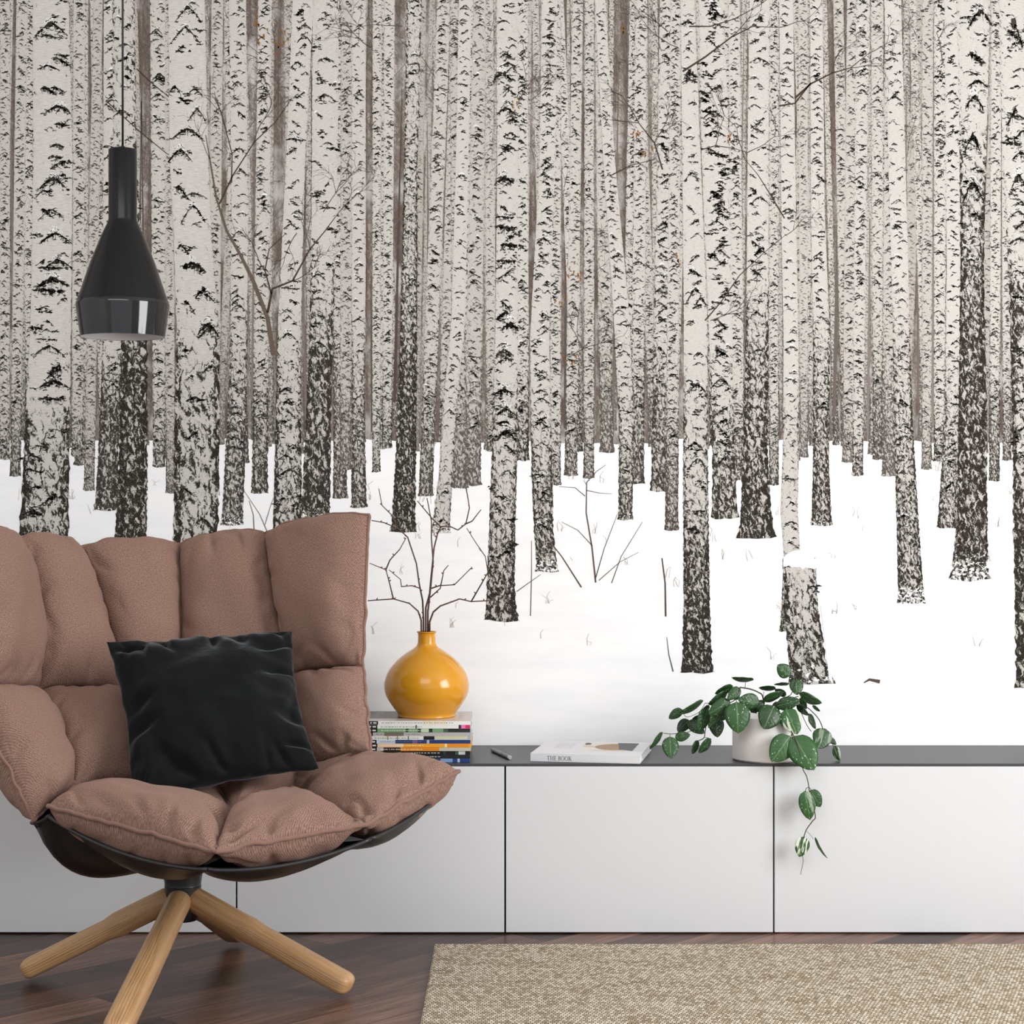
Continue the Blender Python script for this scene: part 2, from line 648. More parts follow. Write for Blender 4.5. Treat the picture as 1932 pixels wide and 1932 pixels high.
LAMP_INNER = plain('lamp_white_inside', srgb(226, 224, 226), 0.6, var=0.01)
CABLE = plain('black_cable', srgb(18, 18, 18), 0.5, var=0.05)
YELLOW = plain('yellow_glaze', srgb(216, 150, 32), 0.2, spec=0.45, var=0.03, vscale=8, coat=0.25)
TWIG = plain('twig_bark', srgb(88, 66, 56), 0.8, var=0.3, vscale=90)
BUD = plain('twig_bud', srgb(120, 84, 72), 0.8, var=0.2, vscale=200)
POT = plain('pot_ceramic', srgb(226, 222, 219), 0.6, var=0.03, vscale=60, bump=0.15)
SOIL = plain('soil', srgb(40, 32, 27), 0.95, var=0.4, vscale=150, bump=0.8)
STEM = plain('vine_stem', srgb(66, 62, 48), 0.6, var=0.25, vscale=120)
PAPER = plain('page_paper', srgb(232, 230, 226), 0.8, var=0.06, vscale=400)
STEEL = plain('pen_metal', srgb(96, 96, 102), 0.3, metal=0.85, var=0.05)
SILVER = plain('pen_silver', srgb(214, 214, 216), 0.25, metal=0.9, var=0.02)
BOOKWHITE = plain('book_white', srgb(222, 222, 225), 0.45, var=0.01)
INKDARK = plain('printed_dark', srgb(58, 58, 62), 0.6, var=0.05)


def col(name, r, g, b_, rough=0.4, var=0.05, vs=80):
    return plain(name, srgb(r, g, b_), rough, var=var, vscale=vs)


# ------------------------------------------------------------------ room shell
X0, X1, Y0, ZC = -2.4, 2.8, -5.6, 2.8


def flat(name, pts, mat, uvscale=1.0):
    mb = MB()
    i = [mb.vert(p) for p in pts]
    mb.face(i)
    return mb


fl = MB()
fl.box((X0, Y0, -0.06), (X1, WALL_Y, 0.0))
structure(fl.build('floor', FLOOR))
wb = MB()
wb.box((X0, WALL_Y + 0.004, -0.06), (X1, WALL_Y + 0.1, ZC))
structure(wb.build('wall_back', WALL))
wl = MB()
wl.box((X0 - 0.1, Y0, -0.06), (X0, WALL_Y + 0.1, ZC))
structure(wl.build('wall_left', WALL))
wr = MB()
wy0, wy1, wz0, wz1 = -3.0, -1.2, 0.5, 2.4
wr.box((X1, Y0, -0.06), (X1 + 0.1, wy0, ZC))
wr.box((X1, wy1, -0.06), (X1 + 0.1, WALL_Y + 0.1, ZC))
wr.box((X1, wy0, -0.06), (X1 + 0.1, wy1, wz0))
wr.box((X1, wy0, wz1), (X1 + 0.1, wy1, ZC))
structure(wr.build('wall_right', WALL))
wf = MB()
for (a, b_) in (((X1 + 0.02, wy0, wz0), (X1 + 0.08, wy0 + 0.05, wz1)), ((X1 + 0.02, wy1 - 0.05, wz0), (X1 + 0.08, wy1, wz1)),
                ((X1 + 0.02, wy0, wz0), (X1 + 0.08, wy1, wz0 + 0.05)), ((X1 + 0.02, wy0, wz1 - 0.05), (X1 + 0.08, wy1, wz1)),
                ((X1 + 0.02, -2.12, wz0), (X1 + 0.08, -2.08, wz1))):
    wf.box(a, b_)
structure(wf.build('window_1', WHITE))
ce = MB()
ce.box((X0, Y0, ZC), (X1, WALL_Y + 0.1, ZC + 0.1))
structure(ce.build('ceiling', WALL))

# ------------------------------------------------------------------ mural (a flat print: birch forest in snow)
MK = (WALL_Y - CY) / F       # metres per frame pixel on the wall


class Mural:
    def __init__(self):
        self.V, self.T, self.U, self.Fc, self.M = [], [], [], [], []
        self.layer = 0

    def add(self, x, y, tint, uv):
        self.V.append(((x - 966.0) * MK, -self.layer * 6e-6, -(y - 966.0) * MK))
        self.T.append((tint[0], tint[1], tint[2], 1.0))
        self.U.append(uv)
        return len(self.V) - 1

    def f(self, idx, m):
        self.Fc.append(idx)
        self.M.append(m)

    def strip(self, left, right, tint, m=1):
        """ribbon between two polylines, one ink"""
        a = None
        for (x0, y0), (x1, y1) in zip(left, right):
            i = self.add(x0, y0, tint, (x0, y0))
            j = self.add(x1, y1, tint, (x1, y1))
            if a is not None:
                self.f((a[0], i, j, a[1]), m)
            a = (i, j)

    def line(self, pts, w0, w1, tint):
        l, r = [], []
        n = len(pts)
        for i, (x, y) in enumerate(pts):
            xa, ya = pts[max(i - 1, 0)]
            xb, yb = pts[min(i + 1, n - 1)]
            dx, dy = xb - xa, yb - ya
            q = math.hypot(dx, dy) or 1.0
            w = (w0 + (w1 - w0) * i / max(n - 1, 1)) / 2
            l.append((x - dy / q * w, y + dx / q * w))
            r.append((x + dy / q * w, y - dx / q * w))
        self.strip(l, r, tint)


rng = random.Random(7)
MU = Mural()
TOPY, SNOWY = -420.0, 832.0
# far thicket and snow field
q = [MU.add(x, y, (0, 0, 0), (x, y)) for x, y in ((-900, TOPY), (2830, TOPY), (2830, 900), (-900, 900))]
MU.f(tuple(q), 2)
MU.layer = 1
top, bot = [], []
x = -900.0
while x < 2840:
    top.append((x, SNOWY + 14 * noise.noise((x * 0.004, 3.1, 0)) + 5 * noise.noise((x * 0.03, 1.7, 0))))
    bot.append((x, 1425.0))
    x += 12
MU.strip(top, bot, (1, 1, 1), 3)


def interp(keys, y):
    if y <= keys[0][0]:
        return keys[0][1:]
    for a, b_ in zip(keys[:-1], keys[1:]):
        if y <= b_[0]:
            t = (y - a[0]) / (b_[0] - a[0])
            return tuple(p + (q_ - p) * t for p, q_ in zip(a[1:], b_[1:]))
    return keys[-1][1:]


def lerp3(a, b_, t):
    return tuple(p + (q_ - p) * t for p, q_ in zip(a, b_))


INK_D = srgb(38, 36, 32)[:3]
HAZE = srgb(172, 164, 157)[:3]


def mark(cx, cy, w, h, th, tint, kind):
    """one bark scar: an arched, frayed eyebrow"""
    t0, t1 = -1.0, 1.0
    if kind == 1:
        t1 = 0.15
    elif kind == 2:
        t0 = -0.15

    def ap(t):
        yy = cy + h * abs(t) ** 1.4
        if kind == 3:
            yy = cy + h * 0.15 * math.sin(t * 3)
        return cx + w / 2 * t, yy, max(0.15, 1 - 0.7 * abs(t) ** 1.5)

    def core(ta, tb, k0, n):
        l, r = [], []
        for i in range(n + 1):
            t = ta + (tb - ta) * i / n
            xx, yy, e = ap(t)
            e *= min(1.0, 0.25 + 2.2 * min(i, n - i) / n)
            k = k0 * e
            j = k * 0.5
            l.append((xx + rng.uniform(-j, j) * 0.5, yy - k * 0.45 + rng.uniform(-j, j) * 0.6))
            r.append((xx + rng.uniform(-j, j) * 0.5, yy + k * 0.55 + abs(rng.gauss(0, 0.8)) * j))
        MU.strip(l, r, tint)
    if w < 13:
        core(t0, t1, th * 0.85, max(4, int(w / 2.2)))
        return
    # broken arch of short ragged pieces with fibres hanging from it
    t = t0
    while t < t1:
        ln = rng.uniform(0.25, 0.75)
        core(t, min(t1, t + ln), th * rng.uniform(0.35, 0.75), max(4, int(w * ln / 5)))
        t += ln * rng.uniform(0.7, 1.1)
    for _ in range(int(w * th / 26) + 2):
        t = rng.uniform(t0, t1)
        xx, yy, e = ap(t)
        dx, dy = rng.gauss(0, 1.4), rng.gauss(0.25, 0.5) * th * e
        q_ = rng.uniform(1.5, 4.5)
        a_ = rng.uniform(-0.7, 0.7)
        MU.line([(xx + dx - q_ * math.cos(a_), yy + dy - q_ * math.sin(a_)), (xx + dx, yy + dy + rng.uniform(-1, 1)), (xx + dx + q_ * math.cos(a_), yy + dy + q_ * math.sin(a_))],
                rng.uniform(0.8, 2.6), rng.uniform(0.5, 1.8), tint)
    for _ in range(int(w / 4)):
        t = rng.uniform(t0, t1)
        xx, yy, e = ap(t)
        ln = th * e * rng.uniform(0.5, 1.5)
        MU.line([(xx, yy), (xx + rng.uniform(-0.8, 0.8), yy + ln * 0.5), (xx + rng.uniform(-1.5, 1.5), yy + ln)], rng.uniform(0.9, 2.0), 0.4, tint)


def tree(keys, base, dk, haze=0.0, marks=1.0, snow=0.25, rough=1.0, taper_top=TOPY, lay=None):
    """keys: (y, xl, xr) rows; dk: (y, dark) rows; base: y of the foot"""
    MU.layer = MU.layer + 1 if lay is None else lay
    seed = rng.uniform(0, 900)
    keys = sorted(keys)
    wmid = interp(keys, 500)[1] - interp(keys, 500)[0]
    s = max(0.34, wmid / 52.0)
    step = max(2.5, 4.5 * s)
    y = taper_top
    prev = None
    if taper_top < keys[0][0]:
        a, b_ = keys[0], keys[1]
        k = (taper_top - a[0]) / (b_[0] - a[0])
        cx0, cx1 = (a[1] + a[2]) / 2, (b_[1] + b_[2]) / 2
        c = cx0 + (cx1 - cx0) * k * 0.7
        w = (a[2] - a[1]) * 0.92
        keys = [(taper_top, c - w / 2, c + w / 2)] + keys
    rows = []
    while y < base:
        rows.append(y)
        y += step
    rows.append(base)
    for y in rows:
        xl, xr = interp(keys, y)
        d = interp(dk, y)[0]
        amp = (0.5 + 1.9 * d) * s * rough
        xl += amp * noise.noise((y * 0.11 / s, seed, 0)) * 1.6 + rng.uniform(-1, 1) * amp * 0.4
        xr += amp * noise.noise((y * 0.11 / s, seed + 9, 0)) * 1.6 + rng.uniform(-1, 1) * amp * 0.4
        fr = (base - y)
        fl_ = max(0.0, 1 - fr / (34 * max(s, 0.5))) ** 2 * (xr - xl) * 0.075
        xl -= fl_
        xr += fl_
        sn = snow * max(0.0, 1 - fr / (110 * max(s, 0.6))) * 1.5
        row = []
        nb = 6
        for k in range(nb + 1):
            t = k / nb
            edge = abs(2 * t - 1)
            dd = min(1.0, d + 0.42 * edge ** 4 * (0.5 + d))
            yy = y
            if y == base:
                yy = y - (1 - edge) * 0 + rng.uniform(-2, 3) * s + 3 * s * (1 - edge)
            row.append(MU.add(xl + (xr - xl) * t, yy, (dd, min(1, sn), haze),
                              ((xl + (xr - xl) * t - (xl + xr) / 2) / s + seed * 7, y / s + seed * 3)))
        if prev:
            for k in range(nb):
                MU.f((prev[k], row[k], row[k + 1], prev[k + 1]), 0)
        prev = row
    # scars
    MU.layer += 1
    y = taper_top + rng.uniform(0, 20)
    ink = lerp3(INK_D, HAZE, min(0.9, haze * 1.05))
    while y < base - 10 * s:
        xl, xr = interp(keys, y)
        w = xr - xl
        d = interp(dk, y)[0]
        if d < 0.72:
            mw = w * rng.choice((0.22, 0.3, 0.4, 0.55, 0.75) if w > 44 else (0.3, 0.4, 0.5, 0.65, 0.85)) * rng.uniform(0.8, 1.15)
            mw = max(3.2, mw)
            c = rng.uniform(xl + mw * 0.4, xr - mw * 0.4) if mw < w else (xl + xr) / 2
            if rng.random() < 0.25:
                c = rng.choice((xl + mw * 0.35, xr - mw * 0.35))
            mh = mw * rng.uniform(0.2, 0.5)
            th = mw * rng.uniform(0.12, 0.26) + 0.6
            kd = rng.choices((0, 1, 2, 3), (5, 1.3, 1.3, 1.2))[0]
            if c > xr - mw * 0.42:
                kd = 1
            if c < xl + mw * 0.42:
                kd = 2
            l0, l1 = xl + 0.5, xr - 0.5
            c = min(max(c, l0 + mw * (0.5 if kd in (0, 3, 1) else 0.1)), l1 - mw * (0.5 if kd in (0, 3, 2) else 0.1))
            mark(c, y, mw, mh, th, lerp3(ink, HAZE, rng.uniform(0, 0.22)), kd)
            if w > 45 and rng.random() < 0.55:      # frayed cluster
                for _ in range(rng.randint(2, 6)):
                    mark(c + rng.uniform(-0.3, 0.3) * w * 0.7, y + rng.uniform(-3, 12), rng.uniform(4, 15), 2, rng.uniform(1.5, 4.5), ink, rng.choice((0, 3)))
            if w > 24 and mw > 12 and rng.random() < 0.22:
                # snow resting on the scar
                mark(c, y - th * 0.75, mw * 0.5, mh * 0.5, th * 0.45, srgb(244, 244, 244)[:3], 0)
        y += max(5.0, (w * rng.uniform(0.16, 0.62))) / marks


def simple(xt, wt, xb, wb_, base, d0, haze, marks=1.0, snow=0.2, lay=None, up=0.1):
    """trunk by centre/width at the top of the frame and at the foot; darkening starts at y = d0"""
    tree([(0, xt - wt / 2, xt + wt / 2), (base, xb - wb_ / 2, xb + wb_ / 2)], base,
         [(d0 - 170, up), (d0, 0.4), (min(base - 1, d0 + 120), 0.74), (base, 0.86)], haze, marks, snow, lay=lay)


def twigs(x, y, ang, ln, w, depth, tint, curl=0.35):
    n = 5
    pts = [(x, y)]
    a = ang
    for i in range(n):
        a += rng.uniform(-curl, curl) * 0.6
        x += math.cos(a) * ln / n
        y += math.sin(a) * ln / n
        pts.append((x, y))
    MU.line(pts, w, w * 0.55, tint)
    if depth > 0:
        for k in range(rng.choice((2, 3, 3))):
            i = rng.randint(2, n)
            twigs(pts[i][0], pts[i][1], a + rng.choice((-1, 1)) * rng.uniform(0.3, 0.9), ln * rng.uniform(0.45, 0.75),
                  max(0.55, w * 0.62), depth - 1, tint, curl)


# very far grey trunks
for i in range(86):
    x = -480 + i * 33 + rng.uniform(-13, 13)
    w = rng.uniform(8, 15)
    lean = rng.uniform(-26, 26)
    base = rng.uniform(800, 850)
    hz = rng.uniform(0.1, 0.5)
    tree([(0, x - w * 0.42 + lean, x + w * 0.42 + lean), (base, x - w * 0.55, x + w * 0.55)], base,
         [(430, rng.uniform(0.35, 0.5)), (640, 0.58), (820, 0.9)], hz, 0.9, 0.1, lay=2 + (i % 4) * 2)
MU.layer = 10
# dark brown gaps / slim dark stems
MU.layer += 1
for i in range(110):
    x = -420 + i * 26 + rng.uniform(-12, 12)
    ya, yb = rng.uniform(200, 560), rng.uniform(740, 835)
    if rng.random() < 0.35:
        ya = rng.uniform(-60, 260)
    lean = rng.uniform(-14, 14)
    MU.line([(x + lean, ya), (x + lean * 0.6, ya + (yb - ya) * 0.4), (x, yb)], rng.uniform(0.8, 3), rng.uniform(3.5, 8.5),
            lerp3(srgb(86, 75, 68)[:3], HAZE, rng.uniform(0, 0.55)))
# haze of fine twigs
MU.layer += 1
for i in range(700):
    x, y = rng.uniform(-300, 2250), rng.triangular(-300, 660, 60)
    twigs(x, y, rng.choice((-1, 1)) * 1.57 + rng.uniform(-1.3, 1.3), rng.uniform(25, 80), rng.uniform(0.8, 1.4), 2,
          lerp3(srgb(84, 72, 66)[:3], HAZE, rng.uniform(0.0, 0.5)))
# second rank
xx = -430
ti = 0
L0 = MU.layer
while xx < 2350:
    w = rng.uniform(15, 27)
    lean = rng.uniform(-36, 36)
    base = rng.uniform(832, 880)
    simple(xx + lean, w * 0.85, xx, w, base, rng.uniform(600, 730), rng.choice((0.02, 0.1, 0.2, 0.36, 0.5)), 1.5, lay=L0 + 1 + (ti % 4) * 2, up=rng.uniform(0.16, 0.3))
    ti += 1
    xx += rng.uniform(30, 62)
MU.layer = L0 + 10
MU.layer += 1
CL = [(1200, 220), (1235, 270), (1120, 520), (560, 60), (720, 60), (1385, 255), (1570, 130), (1650, 110), (985, 195), (430, 70), (600, 410), (1660, 220),
      (1760, 140), (1080, 660), (150, 230), (190, 330), (820, 130), (1340, 280), (1480, 470), (900, 120), (660, 300), (1720, 330), (1250, 460), (500, 120)]
for i in range(560):
    if i < 380:
        cx_, cy_ = CL[i % len(CL)]
        x, y = cx_ + rng.gauss(0, 34), cy_ + rng.gauss(0, 46)
    else:
        x, y = rng.uniform(-300, 2250), rng.triangular(-300, 640, 120)
    twigs(x, y, rng.choice((-1, 1)) * 1.57 + rng.uniform(-1.3, 1.3), rng.uniform(25, 80), rng.uniform(0.7, 1.3), 2,
          lerp3(srgb(86, 74, 66)[:3], HAZE, rng.uniform(0.0, 0.45)))

# third rank: trunks that can be told one by one (top x, top w, foot x, foot w, foot y, dark from)
for t in [(10, 20, 8, 20, 866, 760), (42, 22, 29, 20, 898, 720), (150, 22, 146, 22, 860, 760), (185, 18, 168, 20, 925, 800),
          (300, 34, 300, 22, 880, 760), (318, 14, 322, 18, 930, 780), (410, 22, 402, 22, 905, 760), (500, 26, 490, 30, 930, 700),
          (640, 26, 642, 26, 940, 620), (655, 24, 652, 22, 885, 690), (712, 18, 710, 15, 890, 790), (735, 20, 730, 18, 845, 740),
          (838, 26, 803, 26, 935, 720), (905, 24, 890, 34, 915, 690), (858, 20, 868, 30, 920, 690), (985, 22, 985, 26, 868, 700),
          (1048, 22, 1048, 20, 915, 800), (1090, 20, 1077, 24, 897, 740), (1112, 18, 1111, 20, 902, 760), (1210, 22, 1202, 26, 912, 660),
          (1262, 34, 1245, 34, 926, 640), (1275, 20, 1267, 25, 1000, 770), (1385, 22, 1393, 24, 905, 740), (1460, 20, 1460, 18, 915, 760),
          (1515, 18, 1517, 15, 862, 720), (1610, 24, 1600, 22, 872, 740), (1628, 26, 1618, 20, 897, 800), (1655, 24, 1656, 18, 866, 640),
          (1680, 20, 1677, 26, 898, 660), (1750, 22, 1748, 18, 885, 770), (1775, 26, 1772, 20, 870, 760), (1880, 20, 1876, 20, 907, 690),
          (1898, 18, 1900, 16, 868, 700), (1960, 26, 1965, 30, 900, 700), (2040, 40, 2035, 46, 1010, 760), (2130, 34, 2120, 40, 960, 700),
          (2230, 46, 2222, 54, 1060, 760), (-60, 30, -66, 36, 940, 740), (-140, 50, -150, 56, 1010, 760), (-230, 34, -240, 40, 930, 740)]:
    simple(*t, rng.choice((0.0, 0.05, 0.1, 0.22)), 1.6, 0.3, up=rng.uniform(0.16, 0.34))

# front rank, far to near
L_ = lambda *r: list(r)
tree(L_((0, 432, 464), (400, 437, 468), (700, 433, 466), (880, 424, 462), (990, 418, 458)), 990, [(520, 0.12), (680, 0.5), (800, 0.66), (990, 0.85)], 0.05, 1.1, 0.7)
tree(L_((0, 196, 228), (640, 194, 232), (820, 188, 224), (962, 179, 222)), 962, [(600, 0.12), (690, 0.5), (780, 0.8), (962, 0.92)], 0.05, 1.2, 0.5)
tree(L_((0, 664, 690), (500, 664, 690), (800, 664, 688), (957, 663, 692)), 957, [(560, 0.12), (700, 0.55), (957, 0.86)], 0.05, 1.1, 0.4)
tree(L_((0, 590, 640), (400, 588, 636), (700, 582, 626), (1010, 566, 622)), 1010, [(420, 0.12), (560, 0.45), (680, 0.82), (1010, 0.9)], 0.02, 1.1, 0.9)
tree(L_((0, 768, 796), (300, 763, 788), (640, 755, 787), (850, 747, 785), (1003, 738, 784)), 1003, [(0, 0.42), (300, 0.5), (560, 0.66), (680, 0.86), (1003, 0.97)], 0, 0.8, 0.35)
tree(L_((0, 866, 890), (300, 860, 884), (600, 852, 878), (760, 836, 862), (900, 828, 854), (1005, 814, 848)), 1005, [(600, 0.08), (760, 0.3), (1005, 0.52)], 0, 1.0, 0.85)
tree(L_((0, 1022, 1052), (300, 1018, 1048), (640, 1000, 1036), (900, 1003, 1042), (1000, 1008, 1044), (1078, 1013, 1052)), 1078, [(700, 0.14), (830, 0.46), (930, 0.66), (1078, 0.8)], 0, 1.7, 0.8)
tree(L_((0, 1122, 1142), (300, 1138, 1160), (600, 1158, 1188), (800, 1168, 1196), (980, 1167, 1193)), 980, [(620, 0.1), (760, 0.42), (880, 0.62), (980, 0.8)], 0.03, 1.2, 0.5)
tree(L_((0, 1318, 1366), (300, 1324, 1376), (640, 1338, 1382), (800, 1344, 1384), (976, 1344, 1391)), 976, [(640, 0.12), (780, 0.45), (880, 0.72), (976, 0.84)], 0.02, 2.2, 0.2)
tree(L_((0, 1414, 1452), (300, 1410, 1450), (600, 1408, 1450), (850, 1402, 1448), (960, 1398, 1454), (1013, 1394, 1461)), 1013, [(480, 0.12), (600, 0.5), (700, 0.72), (1013, 0.9)], 0, 1.1, 0.35)
tree(L_((0, 1528, 1552), (400, 1530, 1556), (640, 1534, 1566), (880, 1534, 1564), (990, 1531, 1569)), 990, [(540, 0.12), (660, 0.5), (800, 0.74), (990, 0.84)], 0, 1.1, 0.6)
tree(L_((0, 1782, 1812), (500, 1786, 1812), (800, 1782, 1812), (995, 1769, 1806)), 995, [(600, 0.12), (720, 0.42), (850, 0.62), (995, 0.8)], 0, 1.2, 0.5)
tree(L_((0, 552, 592), (300, 540, 576), (600, 525, 568), (800, 520, 568), (1040, 514, 570)), 1040, [(560, 0.1), (680, 0.42), (820, 0.55), (1040, 0.74)], 0, 1.0, 0.6)
tree(L_((0, 212, 254), (300, 214, 258), (640, 229, 278), (860, 225, 278), (1075, 214, 277)), 1075, [(260, 0.36), (560, 0.6), (660, 0.84), (1075, 0.95)], 0, 1.0, 0.35)
tree(L_((0, 1470, 1496), (400, 1474, 1502), (640, 1478, 1506), (860, 1477, 1507), (960, 1473, 1505), (1050, 1479, 1510), (1190, 1472, 1500)), 1190, [(700, 0.1), (800, 0.42), (900, 0.3), (1000, 0.2), (1190, 0.75)], 0, 0.9, 0.2)
tree(L_((0, 1668, 1700), (300, 1676, 1708), (600, 1684, 1716), (800, 1687, 1722), (1000, 1692, 1734), (1138, 1695, 1744)), 1138, [(500, 0.14), (660, 0.46), (800, 0.6), (1138, 0.78)], 0, 1.1, 1.0)
tree(L_((0, 1804, 1868), (250, 1810, 1862), (500, 1812, 1856), (800, 1808, 1862), (960, 1806, 1862), (1093, 1795, 1865)), 1093, [(200, 0.2), (330, 0.5), (520, 0.74), (700, 0.84), (1093, 0.94)], 0, 1.2, 0.9)
tree(L_((0, 937, 976), (300, 938, 978), (600, 935, 977), (860, 928, 976), (1000, 923, 972), (1100, 919, 971), (1170, 917, 976)), 1170, [(660, 0.12), (760, 0.42), (900, 0.5), (1080, 0.74), (1170, 0.9)], 0, 1.35, 0.45)
tree(L_((0, 1284, 1310), (300, 1287, 1322), (600, 1290, 1334), (900, 1289, 1336), (1130, 1290, 1339), (1268, 1287, 1344)), 1268, [(640, 0.12), (760, 0.4), (940, 0.5), (1040, 0.8), (1268, 0.97)], 0, 0.75, 0.25)
tree(L_((0, 318, 386), (300, 320, 393), (450, 328, 399), (600, 333, 412), (800, 330, 414), (1100, 326, 410)), 1100, [(420, 0.06), (620, 0.26), (690, 0.52), (860, 0.62), (1100, 0.68)], 0, 0.75, 0.2)
tree(L_((0, 62, 130), (300, 63, 137), (600, 58, 134), (760, 50, 132), (900, 43, 130), (1100, 30, 128)), 1100, [(560, 0.06), (740, 0.2), (800, 0.55), (1100, 0.68)], 0, 0.95, 0.2)
tree(L_((0, 1884, 1950), (300, 1892, 1952), (600, 1906, 1955), (900, 1911, 1958), (1100, 1914, 1960), (1297, 1917, 1964)), 1297, [(330, 0.16), (480, 0.4), (580, 0.8), (700, 0.66), (850, 0.55), (940, 0.9), (1297, 0.97)], 0, 1.3, 0.2)
# snow-capped broken stump
tree(L_((1052, 1477, 1538), (1150, 1480, 1543), (1230, 1488, 1556), (1290, 1494, 1572)), 1290, [(1060, 0.42), (1150, 0.62), (1290, 0.82)], 0, 0.5, 0.6, 1.0, 1052)
MU.layer += 1
cap_l = [(1478 + i * 5.2, 1064 - 26 * math.sin(math.pi * min(1, (i + 1.2) / 13.5)) ** 0.6) for i in range(13)]
cap_r = [(1478 + i * 5.2, 1068 + 6 * noise.noise((i * 0.8, 4, 0)) + 5 * (i / 12)) for i in range(13)]
MU.strip(cap_l, cap_r, srgb(247, 247, 247)[:3])
MU.strip([(1548 + i * 1.6, 1140 + i * 14) for i in range(11)], [(1557 + i * 1.4 + 3 * noise.noise((i * .9, 2, 0)), 1150 + i * 14) for i in range(11)], srgb(250, 250, 250)[:3])

# deliberate scars on the biggest trunks, read from the picture (x, y, w, h, thickness, kind)
MU.layer += 1
for (cx, cy, w, h, th, k) in [
        (97, 44, 62, 24, 12, 0), (108, 200, 52, 16, 8, 0), (82, 165, 50, 14, 9, 2), (116, 104, 30, 8, 6, 3), (100, 336, 60, 24, 11, 0),
        (105, 440, 62, 20, 11, 0), (110, 490, 56, 18, 10, 0), (100, 526, 60, 14, 15, 0), (92, 548, 60, 8, 12, 3), (98, 505, 56, 4, 7, 3),
        (80, 395, 40, 16, 7, 2), (105, 296, 26, 5, 9, 3), (118, 235, 32, 10, 7, 3), (112, 690, 38, 14, 22, 1), (96, 752, 50, 6, 9, 3),
        (68, 618, 26, 5, 12, 3), (88, 640, 40, 4, 5, 3),
        (355, 14, 50, 28, 8, 0), (350, 52, 58, 32, 8, 0), (372, 205, 34, 26, 9, 0), (340, 282, 44, 22, 12, 0), (335, 352, 46, 26, 11, 2),
        (365, 388, 48, 34, 8, 0), (385, 545, 34, 18, 12, 1), (362, 497, 34, 6, 15, 0), (340, 462, 34, 18, 8, 2), (392, 612, 40, 20, 16, 0),
        (350, 568, 36, 24, 8, 2), (330, 162, 24, 18, 10, 0),
        (948, 138, 34, 12, 15, 0), (962, 105, 22, 12, 6, 1), (955, 203, 38, 14, 12, 0), (968, 224, 22, 8, 10, 0), (952, 334, 36, 12, 14, 0),
        (960, 275, 26, 8, 8, 0), (955, 428, 40, 10, 16, 3), (960, 462, 32, 8, 12, 3), (955, 492, 38, 6, 12, 3), (948, 570, 30, 16, 10, 2),
        (962, 612, 32, 8, 18, 0), (952, 660, 34, 12, 16, 0), (950, 735, 34, 8, 14, 0), (955, 772, 38, 12, 12, 0), (955, 812, 40, 20, 14, 0),
        (1302, 136, 22, 10, 16, 0), (1305, 325, 28, 18, 7, 0), (1312, 544, 40, 34, 9, 0), (1322, 562, 22, 14, 8, 0), (1318, 665, 20, 8, 6, 0),
        (1315, 725, 36, 18, 11, 0), (1316, 865, 40, 24, 9, 0), (1297, 40, 22, 6, 10, 0),
        (1910, 40, 40, 50, 20, 2), (1916, 205, 36, 40, 16, 1), (1922, 330, 36, 36, 20, 0), (1915, 270, 26, 6, 14, 3), (1925, 560, 34, 6, 12, 3),
        (1850, 20, 46, 30, 14, 0), (1832, 100, 44, 22, 12, 2), (1838, 182, 34, 24, 18, 0), (1835, 255, 30, 34, 24, 0), (1836, 345, 44, 40, 16, 0)]:
    mark(cx, cy, w, h, th, lerp3(INK_D, HAZE, rng.uniform(0, 0.1)), k)
    for _ in range(int(w / 9)):
        t = rng.uniform(-0.5, 0.5)
        mark(cx + w * t, cy + h * (2 * abs(t)) ** 1.4 + rng.uniform(-2, th * 0.9), rng.uniform(3, 9), 2, rng.uniform(1.2, 4), lerp3(INK_D, HAZE, 0.15), 3)
    if k == 0 and w > 30:
        mark(cx, cy - th * 0.8, w * 0.45, h * 0.4, th * 0.45, srgb(246, 246, 246)[:3], 0)

# nearer twigs and branches
MU.layer += 1
BR = srgb(74, 62, 54)[:3]
MU.line([(516, 670), (505, 600), (478, 530), (452, 478), (428, 436), (408, 372), (396, 300), (388, 255)], 9, 1.6, srgb(104, 92, 82)[:3])
MU.line([(505, 590), (514, 545), (552, 530), (585, 470), (610, 440), (640, 400)], 5, 1.2, BR)
MU.line([(512, 555), (500, 510), (508, 470), (540, 440)], 3, 1, BR)
MU.line([(414, 385), (440, 330), (480, 268), (520, 230), (548, 190)], 3, 0.9, BR)
MU.line([(437, 345), (438, 290), (425, 240), (410, 190)], 2.4, 0.8, BR)
MU.line([(1288, 135), (1330, 108), (1380, 70), (1420, 50), (1470, 52)], 4, 1.1, BR)
MU.line([(1300, 50), (1340, 50), (1385, 36), (1430, 12)], 3, 1, BR)
MU.line([(1500, 185), (1530, 158), (1570, 138), (1605, 128), (1640, 100)], 4, 1, BR)
MU.line([(1470, 200), (1500, 195), (1530, 156)], 3.4, 2.5, BR)
MU.line([(1330, 605), (1360, 570), (1395, 520), (1440, 478), (1480, 445)], 2.6, 0.8, BR)
MU.line([(1480, 412), (1455, 370), (1430, 330), (1405, 300)], 2.6, 0.9, BR)
MU.line([(1322, 283), (1350, 275), (1385, 280), (1410, 288)], 2.4, 0.8, BR)
MU.line([(1250, 320), (1235, 270), (1205, 232), (1150, 226)], 3, 1, BR)
MU.line([(1155, 330), (1190, 312), (1240, 300)], 2.4, 0.9, BR)
MU.line([(258, 130), (290, 160), (318, 182)], 2.2, 1.4, BR)
MU.line([(200, 190), (260, 245), (315, 290)], 2.2, 1.4, BR)
